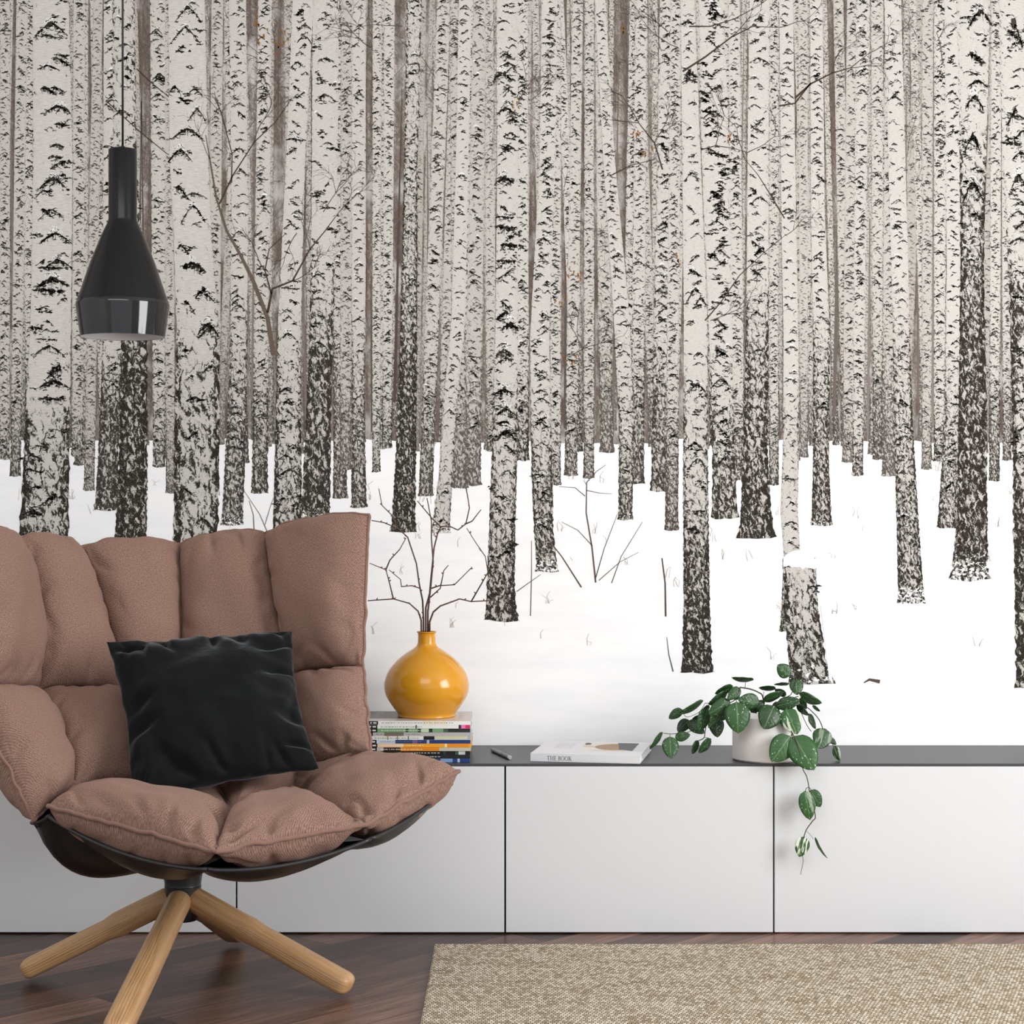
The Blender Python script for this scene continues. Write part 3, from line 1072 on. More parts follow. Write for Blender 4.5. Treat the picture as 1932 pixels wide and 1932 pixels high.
for (x, y, a, ln) in [(1470, 52, -0.3, 60), (1430, 12, -0.8, 50), (1380, 70, -0.9, 60), (1640, 100, -0.5, 60), (1605, 128, 0.1, 60), (1570, 138, -1.2, 50),
                      (1410, 288, -0.6, 60), (1350, 275, -1.1, 60), (1405, 300, -2.0, 60), (640, 400, -0.9, 60), (585, 470, -1.6, 70),
                      (552, 530, -0.4, 60), (480, 268, -1.3, 80), (425, 240, -2.0, 70), (396, 300, -1.9, 70), (500, 510, -2.2, 60),
                      (1205, 232, -2.2, 60), (1235, 270, -1.3, 60), (1480, 445, -0.5, 50), (1080, 670, -0.7, 60), (1100, 660, -2.0, 60),
                      (1000, 190, -0.6, 60), (975, 200, -0.9, 70), (1360, 595, -0.2, 60), (1340, 605, -0.4, 70), (700, 90, -2.4, 70), (760, 50, 3.4, 80),
                      (560, 440, 2.4, 50), (610, 400, -1.2, 70), (1260, 60, -2.6, 70), (1280, 90, -2.9, 80), (1780, 120, -1.9, 60)]:
    twigs(x, y, a, ln, 1.7, 3, lerp3(BR, HAZE, rng.uniform(0, 0.25)))
# rusty leaves
for (x, y) in [(488, 40), (492, 70), (522, 90), (535, 75), (1076, 515), (1095, 520), (1058, 565), (1080, 675), (1378, 258), (972, 190), (1205, 250),
               (1220, 285), (1275, 490), (1178, 55)]:
    for _ in range(6):
        a, b_ = x + rng.gauss(0, 5), y + rng.gauss(0, 9)
        MU.line([(a, b_), (a + rng.uniform(-3, 3), b_ + rng.uniform(3, 7))], 3.5, 1.2, srgb(142, 100, 52)[:3])
# shrubs, stalks and grass in the snow
DB = srgb(92, 78, 70)[:3]
for pts, w0, w1 in [([(1124, 1099), (1117, 1033), (1106, 967), (1107, 910)], 3, 1.6), ([(1107, 910), (1125, 890), (1143, 877)], 1.6, 0.7),
                    ([(1104, 936), (1085, 920), (1055, 918)], 1.4, 0.7), ([(1106, 925), (1130, 930), (1155, 932)], 1.3, 0.6),
                    ([(1124, 1090), (1140, 1035), (1165, 970)], 1.8, 0.7), ([(1118, 1030), (1090, 1000), (1060, 985)], 1.4, 0.6),
                    ([(1097, 1108), (1060, 1050), (1024, 1004)], 2.6, 1.2), ([(1154, 1100), (1172, 1050), (1212, 985)], 1.6, 0.7),
                    ([(1130, 1095), (1170, 1060), (1205, 1042)], 1.4, 0.6), ([(1256, 1163), (1255, 1100), (1249, 1053)], 3.2, 2.2),
                    ([(1001, 1162), (1003, 1080), (1003, 1020)], 1.6, 0.9), ([(975, 1116), (1000, 1098), (1020, 1084)], 1.5, 0.8),
                    ([(1270, 1267), (1262, 1235), (1258, 1202)], 2.2, 0.9), ([(480, 1010), (478, 970), (470, 945)], 1.8, 0.8),
                    ([(505, 1005), (490, 970), (460, 925)], 1.4, 0.7), ([(500, 990), (512, 950), (520, 930)], 1.2, 0.6),
                    ([(1630, 1288), (1640, 1282), (1660, 1286)], 2, 7)]:
    MU.line(pts, w0, w1, DB)
for i in range(150):
    x, y = rng.uniform(-200, 2200), rng.triangular(860, 1260, 930)
    for _ in range(rng.randint(1, 4)):
        h = rng.uniform(6, 24)
        MU.line([(x, y), (x + rng.uniform(-4, 4), y - h * 0.6), (x + rng.uniform(-9, 9), y - h)], 0.9, 0.5, lerp3(srgb(176, 160, 144)[:3], (0.9, 0.9, 0.9), rng.uniform(0, 0.5)))
        x += rng.uniform(-8, 8)

me = bpy.data.meshes.new('wall_mural')
me.from_pydata(MU.V, [], MU.Fc)
for mt in (BARK, INK, THICKET, SNOW):
    me.materials.append(mt)
me.polygons.foreach_set('material_index', MU.M)
ca = me.color_attributes.new('tint', 'FLOAT_COLOR', 'POINT')
ca.data.foreach_set('color', np.array(MU.T, dtype=np.float32).ravel())
ul = me.uv_layers.new(name='UVMap')
lv = np.empty(len(me.loops), dtype=np.int32)
me.loops.foreach_get('vertex_index', lv)
ul.data.foreach_set('uv', np.array(MU.U, dtype=np.float32)[lv].ravel())
me.update()
mural = bpy.data.objects.new('wall_mural', me)
COL.objects.link(mural)
mural.location = (0, WALL_Y, CZ)
tag(mural, 'wall-filling photo mural of white birch trunks in a snowy forest, behind the low cabinets', 'mural')
print('mural faces', len(MU.Fc), 'layers', MU.layer)

# ------------------------------------------------------------------ low cabinets
TZ = 0.380
SEAMS = [-1.8154, -1.2154, -0.6154, -0.0154, 0.5846, 1.1846, 1.7846]
names = {0: 'white low cabinet unit past the left edge of the picture, end of the row', 1: 'white low cabinet unit behind the brown armchair, its left part at the picture edge',
         2: 'white low cabinet unit under the magazine stack, partly hidden by the armchair seat',
         3: 'white low cabinet unit below the white book, flat handleless door',
         4: 'white low cabinet unit at the right, with a vine trailing over its door', 5: 'white low cabinet unit past the right edge of the picture, end of the row'}
CAB_GROUP = 'row of white low cabinets'
for i in range(0, 6):
    a, b_ = SEAMS[i], SEAMS[i + 1]
    c = thing('low_cabinet', names[i], 'cabinet', ((a + b_) / 2, 0.16, 0.0), CAB_GROUP)
    m = MB()
    m.box((a + 0.0005, 0.018, 0.0), (b_ - 0.0005, WALL_Y - 0.002, 0.3745))
    m.build('body', CARCASS, c)
    m = MB()
    m.box((a + 0.0019, 0.0, 0.0035), (b_ - 0.0019, 0.0175, 0.3738))
    m.build('door', WHITE, c, bevel=0.0008)
m = MB()
m.box((SEAMS[0], 0.0015, 0.3748), (SEAMS[6], WALL_Y - 0.002, TZ))
tag(m.build('worktop', TOP, bevel=0.0008), 'long dark grey top board running across all the white cabinets', 'worktop')

# ------------------------------------------------------------------ rug
m = MB()
m.box((-0.168, -2.2, 0.0), (1.95, 4.011 + CY, 0.009))
rug = m.build('rug', RUG, bevel=0.004)
tag(rug, 'beige coarse woven rug on the dark wood floor in front of the cabinets', 'rug')

# ------------------------------------------------------------------ armchair
HUB = at(345, 1700, 3.72)
chair = thing('swivel_armchair', 'brown quilted shell armchair on a four-legged oak swivel base', 'armchair', (HUB.x, HUB.y, 0.0))


def pillow_grid(c, tf, tb, n=30, pin=0.02, seed=0, wr=0.006, facing=None, p=2.6, top=0.0):
    """closed cushion over the patch c00,c10,c11,c01: returns verts, faces, uvs, boundary"""
    c00, c10, c11, c01 = [Vector(q_) for q_ in c]
    nrm = ((c10 - c00) + (c11 - c01)).cross((c01 - c00) + (c11 - c10)).normalized()
    if facing is not None and nrm.dot(facing) < 0:
        nrm = -nrm
    lu = ((c10 - c00).length + (c11 - c01).length) / 2
    lv_ = ((c01 - c00).length + (c11 - c10).length) / 2
    V, UV = [], []
    idx = {}

    def pos(i, j, side):
        u, v = i / n, j / n
        # ease the parameter towards the edges so that the roll is smooth
        uu = 0.5 - 0.5 * math.cos(math.pi * u)
        vv = 0.5 - 0.5 * math.cos(math.pi * v)
        uu = 0.45 * u + 0.55 * uu
        vv = 0.45 * v + 0.55 * vv
        pu = pin * math.sin(math.pi * vv) * (1 - 2 * uu)
        pv = pin * math.sin(math.pi * uu) * (1 - 2 * vv)
        u2, v2 = uu + pu, vv + pv
        q_ = (c00 * (1 - u2) + c10 * u2) * (1 - v2) + (c01 * (1 - u2) + c11 * u2) * v2
        hu = max(0.0, 1 - abs(2 * uu - 1) ** p)
        hv = max(0.0, 1 - abs(2 * vv - 1) ** p)
        h = math.sqrt(hu * hv) ** 1.0
        q_ = q_ + Vector((0, 0, top * (1 - vv) ** 3 * (1 - abs(2 * uu - 1) ** 2.5)))
        t = tf if side > 0 else -tb
        # folds that start at the seams and fade inwards
        du, dv = min(uu, 1 - uu), min(vv, 1 - vv)
        w = 0.0
        if wr and 0 < h:
            for (dd, s_, k) in ((du, vv * lv_, 1), (dv, uu * lu, 2)):
                far = (uu > 0.5) if k == 1 else (vv > 0.5)
                e = math.exp(-((dd - 0.07) / 0.09) ** 2)
                nn = noise.noise((s_ * 15, seed * 3.7 + k * 11 + (5 if far else 0), dd * 3))
                w -= 1.5 * e * max(0.0, 1 - 5.0 * abs(nn + 0.08))
                w += 0.8 * e * noise.noise((s_ * 24, seed * 1.7 + k * 7 + (3 if far else 0), dd * 4))
            w += 0.75 * noise.noise((uu * lu * 11, vv * lv_ * 11, seed * 5.1))
            w += 0.3 * noise.noise((uu * lu * 24 + 7, vv * lv_ * 20, seed * 2.3))
        q_ = q_ + nrm * (t * h + wr * w * min(1.0, h * 1.6) * (1 if side > 0 else -0.6))
        # seam puckers
        return q_, (uu * lu, vv * lv_)

    def vid(i, j, side):
        b_ = i in (0, n) or j in (0, n)
        k = (i, j, 0 if b_ else side)
        if k not in idx:
            q_, uv = pos(i, j, side)
            if b_:
                s_ = (uv[0] + uv[1]) * 60
                q_ = q_ + nrm * 0.0022 * noise.noise((s_, seed, 0)) + Vector((noise.noise((s_ * 0.5, seed, 5)), 0, noise.noise((s_ * 0.5, seed, 8)))) * 0.006
            idx[k] = len(V)
            V.append(q_)
            UV.append(uv)
        return idx[k]
    Fc = []
    for i in range(n):
        for j in range(n):
            Fc.append((vid(i, j, 1), vid(i + 1, j, 1), vid(i + 1, j + 1, 1), vid(i, j + 1, 1)))
            Fc.append((vid(i, j, -1), vid(i, j + 1, -1), vid(i + 1, j + 1, -1), vid(i + 1, j, -1)))
    ring = [vid(i, 0, 1) for i in range(n)] + [vid(n, j, 1) for j in range(n)] + \
           [vid(n - i, n, 1) for i in range(n)] + [vid(0, n - j, 1) for j in range(n)]
    bd = [V[k] for k in ring]
    return V, Fc, UV, bd, nrm


def cushion(name, corners, tf, tb, parent, seed, mat=FABRIC, piping=True, facing=Vector((0.37, -0.93, 0.35)), n=46, pin=0.02,
            wr=0.006, p=2.6, pr=0.0036, label=None, top=0.0):
    V, Fc, UV, bd, nrm = pillow_grid(corners, tf, tb, n, pin, seed, wr, facing, p, top)
    mb = MB()
    for q_ in V:
        mb.vert(q_)
    for fc in Fc:
        mb.face(fc, 0, [UV[k] for k in fc])
    o = mb.build(name, mat, parent, smooth=True, subsurf=1)
    if piping:
        t = MB()
        t.tube(bd, pr, 7, closed=True)
        t.build('piping', PIPING if mat is FABRIC else mat, o, smooth=True)
    if label:
        o['label'] = label
    return o


T = [at(-64, 1000, 3.57), at(36, 1014, 3.84), at(153, 1032, 3.98), at(340, 1028, 4.06), at(500, 1006, 4.03), at(696, 972, 3.90)]
Mi = [at(-62, 1296, 3.50), at(72, 1303, 3.74), at(238, 1300, 3.87), at(345, 1292, 3.94), at(553, 1272, 3.92), at(686, 1258, 3.80)]
S_ = [at(64, 1548, 3.41), at(140, 1482, 3.53), at(290, 1478, 3.68), at(400, 1470, 3.76), at(562, 1452, 3.74), at(700, 1418, 3.66)]
for k in range(5):
    cushion('back_cushion', (T[k], T[k + 1], Mi[k + 1], Mi[k]), 0.066, 0.03, chair, k + 1, pin=0.008, wr=0.007, p=2.7, top=0.018)
for k in range(5):
    cushion('back_cushion', (Mi[k], Mi[k + 1], S_[k + 1], S_[k]), 0.064, 0.075 if k == 0 else 0.03, chair, 20 + k, pin=0.008, wr=0.009, p=2.7)
K0, K1, K2, K3 = at(90, 1521, 3.38), at(405, 1607, 3.20), at(690, 1555, 3.34), at(866, 1455, 3.54)
B1, B2, B3, B4 = at(165, 1512, 3.55), at(440, 1536, 3.48), at(548, 1508, 3.60), at(702, 1428, 3.72)
up = Vector((0.1, -0.25, 1))
cushion('seat_cushion', (B3, B4, S_[5], S_[4]), 0.02, 0.05, chair, 46, facing=up, wr=0.004)
cushion('seat_cushion', (B1, B2, S_[3], S_[2]), 0.04, 0.05, chair, 41, facing=up, wr=0.005)
cushion('seat_cushion', (B2, B3, S_[4], S_[3]), 0.04, 0.05, chair, 42, facing=up, wr=0.005)
cushion('seat_cushion', (K0, K1, B2, B1), 0.058, 0.068, chair, 43, facing=up, wr=0.010, pin=0.0, p=3.4, pr=0.0042)
cushion('seat_cushion', (K1, K2, B3, B2), 0.048, 0.066, chair, 44, facing=up, wr=0.011, pin=0.0, p=3.4, pr=0.0042)
cushion('seat_cushion', (K2, K3, B4, B3), 0.050, 0.075, chair, 45, facing=up, wr=0.012, pin=0.0, p=3.2, pr=0.0042)

# moulded shell behind and under the cushions
sh = MB()


def shell_lobe(c, bulge, facing, seed, n=18):
    V, Fc, UV, bd, nrm = pillow_grid(c, bulge, -bulge * 0.86, n, 0.0, seed, 0.0, facing, 2.3)
    off = len(sh.v)
    for q_ in V:
        sh.vert(q_)
    for fc in Fc:
        sh.face([k + off for k in fc])
    sh.tube(bd, 0.0045, 6, closed=True)


back_dir = Vector((-0.37, 0.93, -0.2))
CEN = Vector((HUB.x + 0.02, HUB.y + 0.12, 0.55))
for rowa, rowb in ((T, Mi), (Mi, S_)):
    for k in range(5):
        cc = [rowa[k], rowa[k + 1], rowb[k + 1], rowb[k]]
        cc = [Vector((CEN.x + (q_.x - CEN.x) * 0.955, q_.y, q_.z - 0.015)) + Vector((-0.012, 0.032, 0)) for q_ in cc]
        shell_lobe(cc, 0.03, back_dir, k)


def bowl_lobe(ra, rb, sag, ha, hb, bulge, n=24, nv=16):
    """scalloped piece of the bowl from the rim (ra..rb) in to the hub edge (ha..hb)"""
    rows = []
    for i in range(n + 1):
        u = i / n
        rim = ra.lerp(rb, u) + Vector((0, -0.3, -1)) * sag * math.sin(math.pi * u) ** 0.8
        hub_ = ha.lerp(hb, u)
        row = []
        for j in range(nv + 1):
            v = j / nv
            sc_ = 0.14 + 0.86 * math.sin(math.pi * min(max(u, 0.0), 1.0)) ** 0.7
            q_ = rim.lerp(hub_, v) + Vector((0, -0.12, -1)) * bulge * sc_ * math.sin(math.pi * v ** 0.62)
            row.append(sh.vert(q_))
        rows.append((row, rim))
    for (a_, _), (b_, _) in zip(rows[:-1], rows[1:]):
        for j in range(nv):
            sh.face((a_[j], b_[j], b_[j + 1], a_[j + 1]))
    sh.tube([r_[1] for r_ in rows], 0.0042, 8)


r0, r1, r2, r3 = at(92, 1540, 3.40), at(392, 1640, 3.23), at(700, 1582, 3.36), at(852, 1478, 3.56)
h0, h1, h2, h3 = at(300, 1600, 3.84), at(372, 1640, 3.70), at(480, 1590, 3.88), at(690, 1440, 3.80)
bowl_lobe(at(60, 1552, 3.47), r0, 0.004, at(262, 1612, 3.78), h1, 0.075)
bowl_lobe(r0, r1, 0.021, h0, h1, 0.034)
bowl_lobe(r1, r2, 0.018, h1, h2, 0.032)
bowl_lobe(r2, r3, 0.012, h2, h3, 0.050)
hb_ = at(372, 1630, 3.74)
for k in range(5):
    ends = [Vector((CEN.x + (q_.x - CEN.x) * 0.955, q_.y, q_.z - 0.015)) + Vector((-0.012, 0.032, 0)) for q_ in (S_[k], S_[k + 1])]
    bowl_lobe(ends[0], ends[1], 0.0, at(262 + 50 * k, 1612 + 26 * (k > 0), 3.78), at(312 + 50 * k, 1612 + 26 * (k < 4), 3.78), 0.012)
sh.build('seat_shell', SHELL, chair, smooth=True)

# swivel column and hub
m = MB()
hc = (HUB.x, HUB.y, 0)
zt = 0.262
m.lathe([(0.0, zt), (0.052, zt), (0.040, 0.222), (0.036, 0.196), (0.0365, 0.194), (0.0, 0.194)], hc, 40)
m.build('swivel_column', HUBMAT, chair, smooth=True, angle=40)
m = MB()
m.lathe([(0.0, 0.193), (0.0365, 0.193), (0.0355, 0.16), (0.031, 0.128), (0.028, 0.124), (0.0, 0.124)], hc, 40)
m.build('hub', HUBMAT, chair, smooth=True, angle=40)


def chair_leg(foot, top):
    """oak leg: round at the hub, blade-like with a flat upper facet towards the rounded foot"""
    mb = MB()
    d = (foot - top)
    ln = d.length
    d.normalize()
    side = d.cross(Vector((0, 0, 1))).normalized()
    upv = side.cross(d).normalized()
    n, ns = 44, 24
    rings = []
    ts = [i / n * 0.93 for i in range(n + 1)] + [1 - 0.07 * (1 - k / 12) ** 1.0 for k in range(1, 13)]
    for i, t in enumerate(ts):
        rw = 0.0245 + 0.0015 * t
        rh = 0.0255 - 0.001 * t
        if t > 0.36:
            k = min(1, (t - 0.36) / 0.1)
            rh -= 0.0045 * k * (3 - 2 * k) * k
        sq = 2.0 + 1.5 * min(1, max(0, (t - 0.3) / 0.25))
        endr = 0.02
        x = t * ln
        e = 1.0
        if ln - x < endr:
            e = 0.35 + 0.65 * math.sqrt(max(0.0, 1 - ((endr - (ln - x)) / endr) ** 2.2))
        if x < 0.008:
            e = 0.85 + 0.15 * x / 0.008
        ring = []
        for k in range(ns):
            a = 2 * math.pi * k / ns
            ca_, sa = math.cos(a), math.sin(a)
            px = math.copysign(abs(ca_) ** (2 / sq), ca_) * rw * e
            py = math.copysign(abs(sa) ** (2 / sq), sa) * rh * e
            ring.append((mb.vert(top + d * x + side * px + upv * py), (k / ns * 0.16, x)))
        rings.append(ring)
    for a, b_ in zip(rings[:-1], rings[1:]):
        for k in range(ns):
            k2 = (k + 1) % ns
            ua = a[k2][1] if k2 else (0.16, a[0][1][1])
            ub = b_[k2][1] if k2 else (0.16, b_[0][1][1])
            mb.face((a[k][0], a[k2][0], b_[k2][0], b_[k][0]), 0, [a[k][1], ua, ub, b_[k][1]])
    mb.face([q_[0] for q_ in rings[0]][::-1], 0, [q_[1] for q_ in rings[0]][::-1])
    mb.face([q_[0] for q_ in rings[-1]], 0, [q_[1] for q_ in rings[-1]])
    return mb


def on_floor(px, py, z=0.0):
    D = F * (CZ - z) / (py - 966.0)
    return Vector(((px - 966.0) * D / F, D + CY, z))


for (px, py) in ((662, 1862), (44, 1832), (217, 1950), (446, 1764)):
    foot = on_floor(px, py, 0.020)
    dirv = Vector((foot.x - HUB.x, foot.y - HUB.y, 0)).normalized()
    top_ = Vector((HUB.x, HUB.y, 0.170)) + dirv * 0.018
    chair_leg(foot, top_).build('leg', OAK, chair, smooth=True, angle=50)

# ------------------------------------------------------------------ black cushion on the armchair
P = (at(200, 1210, 3.70), at(552, 1190, 3.76), at(602, 1450, 3.52), at(246, 1520, 3.46))
pl = cushion('throw_pillow', P, 0.080, 0.070, None, 77, mat=VELVET, piping=False, facing=Vector((0.1, -1, 0.3)), n=72, pin=0.04, wr=0.018, p=2.0)
tag(pl, 'black velvet throw pillow leaning in the seat of the brown armchair', 'pillow')

# ------------------------------------------------------------------ pendant lamp
LD = 3.80
LK = LD / F / 4.83
LX = at(231.5, 0, LD).x
LY = LD + CY
rimz = at(231, 635, LD).z
pend = thing('pendant_lamp', 'black bottle-shaped pendant lamp hanging on a thin cable at the left', 'lamp', (LX, LY, rimz))
lz = lambda zy: (1810 - zy) * LK
c0 = (LX, LY, rimz)
m = MB()
up_prof = [(0, 102), (100, 102), (122, 105), (128, 114), (128, 740), (132, 762), (142, 785), (160, 822), (190, 885), (290, 1135), (395, 1445), (412, 1492)]
m.lathe([(r_ * LK, lz(y)) for r_, y in up_prof][::-1], c0, 96)
m.build('lamp_shade', LAMP_SATIN, pend, smooth=True, angle=50)
m = MB()
m.lathe([(376 * LK, lz(1814)), (380 * LK, lz(1814)), (423 * LK, lz(1528)), (420 * LK, lz(1510)), (412 * LK, lz(1493))], c0, 96)
m.build('shade_band', LAMP_GLOSS, pend, smooth=True, angle=50)
m = MB()
m.lathe([(376 * LK, lz(1812)), (416 * LK, lz(1528)), (395 * LK, lz(1460)), (285 * LK, lz(1140)), (120 * LK, lz(740)), (0, lz(720))], c0, 64)
o_in = m.build('shade_lining', LAMP_INNER, pend, smooth=True)
m = MB()
m.lathe([(0, lz(74)), (17 * LK, lz(74)), (22 * LK, lz(82)), (22 * LK, lz(103)), (0, lz(103))][::-1], c0, 24)
m.build('cable_grip', CABLE, pend, smooth=True, angle=40)
m = MB()
m.tube([(LX, LY, rimz + lz(80)), (LX, LY, 2.0), (LX, LY, ZC - 0.02)], 0.0022, 10)
m.build('cable', CABLE, pend, smooth=True)
m = MB()
m.lathe([(0, ZC - rimz - 0.03), (0.05, ZC - rimz - 0.03), (0.05, ZC - rimz - 0.001), (0, ZC - rimz - 0.001)], c0, 32)
m.build('ceiling_rose', LAMP_SATIN, pend, smooth=True, angle=40)

# ------------------------------------------------------------------ magazine stack
MZ = [('grey', (206, 203, 203)), ('white', (236, 235, 232)), ('green', (112, 158, 112)), ('taupe', (176, 171, 168)), ('cream', (222, 216, 196)),
      ('pale blue', (190, 208, 228)), ('orange', (236, 160, 44)), ('brown', (150, 112, 70)), ('black', (26, 26, 28)), ('charcoal', (32, 33, 36)), ('blue', (34, 66, 120))]
SPINE = [  # (from, to, colour) along the spine, 0 left .. 1 right
    [(0, 1, (238, 236, 232)), (.60, .80, (240, 230, 200))],
    [(0, 1, (236, 236, 233)), (.925, 1, (228, 40, 110)), (.905, .925, (60, 30, 40)), (.925, .96, (240, 120, 190)), (.55, .56, (70, 70, 70))],
    [(0, .82, (120, 168, 120)), (.82, 1, (40, 44, 42)), (.47, .49, (40, 60, 44)), (.57, .59, (30, 44, 34)), (.66, .69, (34, 52, 40)), (.6, .66, (196, 214, 176)), (.78, .82, (70, 92, 80))],
    [(0, 1, (184, 180, 180)), (.30, .46, (122, 106, 98))],
    [(0, 1, (232, 228, 218)), (.64, .73, (22, 22, 20)), (.73, 1, (206, 204, 172)), (.34, .35, (150, 140, 90)), (.42, .43, (150, 140, 90)), (.51, .52, (120, 110, 80))],
    [(0, .38, (200, 214, 232)), (.38, 1, (28, 58, 122)), (.52, .56, (110, 90, 160)), (.64, .66, (180, 190, 210))],
    [(0, .44, (240, 206, 168)), (.44, 1, (242, 164, 30)), (.0, .12, (246, 176, 66)), (.78, .80, (250, 226, 150)), (.80, .98, (238, 140, 24))],
    [(0, .28, (190, 186, 180)), (.42, .74, (226, 138, 34)), (.28, .42, (52, 40, 32)), (.74, 1, (196, 190, 170))],
    [(0, 1, (20, 20, 22)), (.78, .8, (26, 64, 62)), (.88, .90, (40, 96, 100)), (.905, .96, (196, 206, 210))],
    [(0, 1, (30, 31, 34))],
    [(0, 1, (28, 62, 122)), (.76, .86, (124, 158, 200)), (.9, .92, (170, 190, 220))],
]
LABM = ['topmost magazine with a grey cover, directly under the yellow vase', 'second magazine from the top, white spine ending in a pink block',
        'third magazine from the top, green spine with a dark end', 'fourth magazine from the top, grey spine with a taupe block',
        'fifth magazine from the top, cream spine with a black blot', 'sixth magazine from the top, pale blue and navy spine',
        'seventh magazine from the top, bright orange spine', 'brown and orange magazine below the bright orange one in the stack',
        'upper of the two black magazines low in the stack', 'lower of the two black magazines, resting on the blue one',
        'bottom magazine of the stack with a deep blue spine, lying on the cabinet top']
MH = 0.0083
mrng = random.Random(3)
inkm = {}


def ink(rgb):
    if rgb not in inkm:
        inkm[rgb] = col('print_%d_%d_%d' % rgb, *rgb, rough=0.35)
    return inkm[rgb]


magW, magD = 0.272, 0.205
xr0 = at(888, 1400, 4.16).x
for i in range(11):
    k = 10 - i                     # build from the bottom up
    z0 = TZ + 0.0002 + i * (MH + 0.00012)
    dx, dy = mrng.uniform(-0.004, 0.002), mrng.uniform(0, 0.004)
    if k in (3, 4):
        dx -= 0.005
    x1 = xr0 + dx
    x0 = x1 - magW
    y0 = 4.162 + CY + dy
    t = thing('magazine', LABM[k], 'magazine', ((x0 + x1) / 2, y0 + magD / 2, z0), 'magazines stacked under the yellow vase')
    pm = MB()
    pm.box((x0 + 0.001, y0 + 0.0008, z0 + 0.0005), (x1 - 0.0015, y0 + magD - 0.001, z0 + MH - 0.0005))
    pm.build('pages', PAPER, t)
    mats = [ink(MZ[k][1])]
    cm = MB()
    cm.box((x0, y0, z0), (x1, y0 + magD, z0 + 0.0005), 0)
    cm.box((x0, y0, z0 + MH - 0.0005), (x1, y0 + magD, z0 + MH), 0)

    def mid(rgb):
        mm = ink(rgb)
        if mm not in mats:
            mats.append(mm)
        return mats.index(mm)
    lay = 0
    for (a, b_, rgb) in SPINE[k]:
        e = 0.0004 + 0.00004 * lay
        cm.box((x0 + (x1 - x0) * a, y0 - e, z0 + 0.0002), (x0 + (x1 - x0) * b_, y0 + 0.0006, z0 + MH - 0.0002), mid(rgb))
        lay += 1
    # dark label block with white marks, then a line of tiny print
    if k < 8:
        w_ = 0.235 if k < 3 else (0.205 if k in (3, 4) else 0.225)
        cm.box((x0, y0 - 0.00085, z0 + 0.0002), (x0 + (x1 - x0) * w_, y0, z0 + MH - 0.0002), mid((20, 20, 21)))
        for (a, b_) in ((0.03, 0.11), (w_ - 0.065, w_ - 0.052), (w_ - 0.04, w_ - 0.012)):
            cm.box((x0 + (x1 - x0) * a, y0 - 0.001, z0 + 0.0025), (x0 + (x1 - x0) * b_, y0, z0 + MH - 0.0025), mid((222, 222, 222)))
        px_ = w_ + 0.03
        endx = 0.86 if k == 0 else 0.6
        tone = (120, 120, 122) if k in (0, 1, 3, 4, 5) else (240, 236, 224)
    else:
        px_, endx, tone = 0.45, 0.74, (226, 226, 224)
    while px_ < endx and k != 10:
        l_ = mrng.uniform(0.006, 0.02)
        cm.box((x0 + (x1 - x0) * px_, y0 - 0.0007, z0 + 0.0033), (x0 + (x1 - x0) * (px_ + l_), y0, z0 + 0.0047), mid(tone))
        px_ += l_ + mrng.uniform(0.004, 0.012)
    if k == 0:   # printed front cover: taupe picture on the left part, small print
        zt_ = z0 + MH
        cm.box((x0 + 0.002, y0 + 0.05, zt_ - 0.0004), (x0 + 0.115, y0 + magD - 0.002, zt_ + 0.00008), mid((96, 88, 84)))
        for q_ in range(7):
            yy = y0 + 0.085 + q_ * 0.016
            cm.box((x0 + 0.045, yy, zt_ - 0.0004), (x0 + 0.045 + mrng.uniform(0.012, 0.03), yy + 0.004, zt_ + 0.00014), mid((176, 170, 166)))
        for q_ in range(5):
            yy = y0 + 0.06 + q_ * 0.024
            cm.box((x1 - 0.03, yy, zt_ - 0.0004), (x1 - 0.03 + mrng.uniform(0.006, 0.016), yy + 0.01, zt_ + 0.00014), mid((170, 166, 166)))
    cm.build('cover', mats, t)
STACK_Z = TZ + 0.0002 + 11 * (MH + 0.00012)

# ------------------------------------------------------------------ yellow vase and twigs
VD = 4.262
VX, VY = at(805, 0, VD).x, VD + CY
VK = VD / F / 6.44
vase = thing('vase', 'round glossy mustard-yellow vase with a narrow neck on the magazine stack', 'vase', (VX, VY, STACK_Z))
prof = [(0, 1287), (345, 1287), (353, 1276), (352, 1254), (362, 1232), (403, 1180), (458, 1100), (499, 1020), (515, 930), (508, 850), (468, 744),
        (392, 642), (304, 560), (216, 498), (150, 455), (120, 425), (109, 392), (106, 340), (106, 290), (112, 276), (120, 268), (122, 262), (118, 257),
        (108, 262), (100, 285), (98, 340), (100, 420), (200, 520), (0, 560)]


def spl(pr, sub=4):
    out = []
    n = len(pr)
    for i in range(n - 1):
        p0, p1, p2, p3 = [Vector(pr[max(0, min(n - 1, i + d))]) for d in (-1, 0, 1, 2)]
        for s_ in range(sub):
            t = s_ / sub
            v = 0.5 * ((2 * p1) + (p2 - p0) * t + (2 * p0 - 5 * p1 + 4 * p2 - p3) * t * t + (3 * p1 - p0 - 3 * p2 + p3) * t ** 3)
            out.append((max(v.x, 0), v.y))
    out.append(pr[-1])
    return out


smoothp = [(0, 1287), (345, 1287)] + spl(prof[2:26], 4)[0:] + prof[26:]
m = MB()
m.lathe([(r_ * VK, (1287 - y) * VK) for r_, y in smoothp], (VX, VY, STACK_Z + 0.0002), 96)
m.build('vase_body', YELLOW, vase, smooth=True, angle=60)

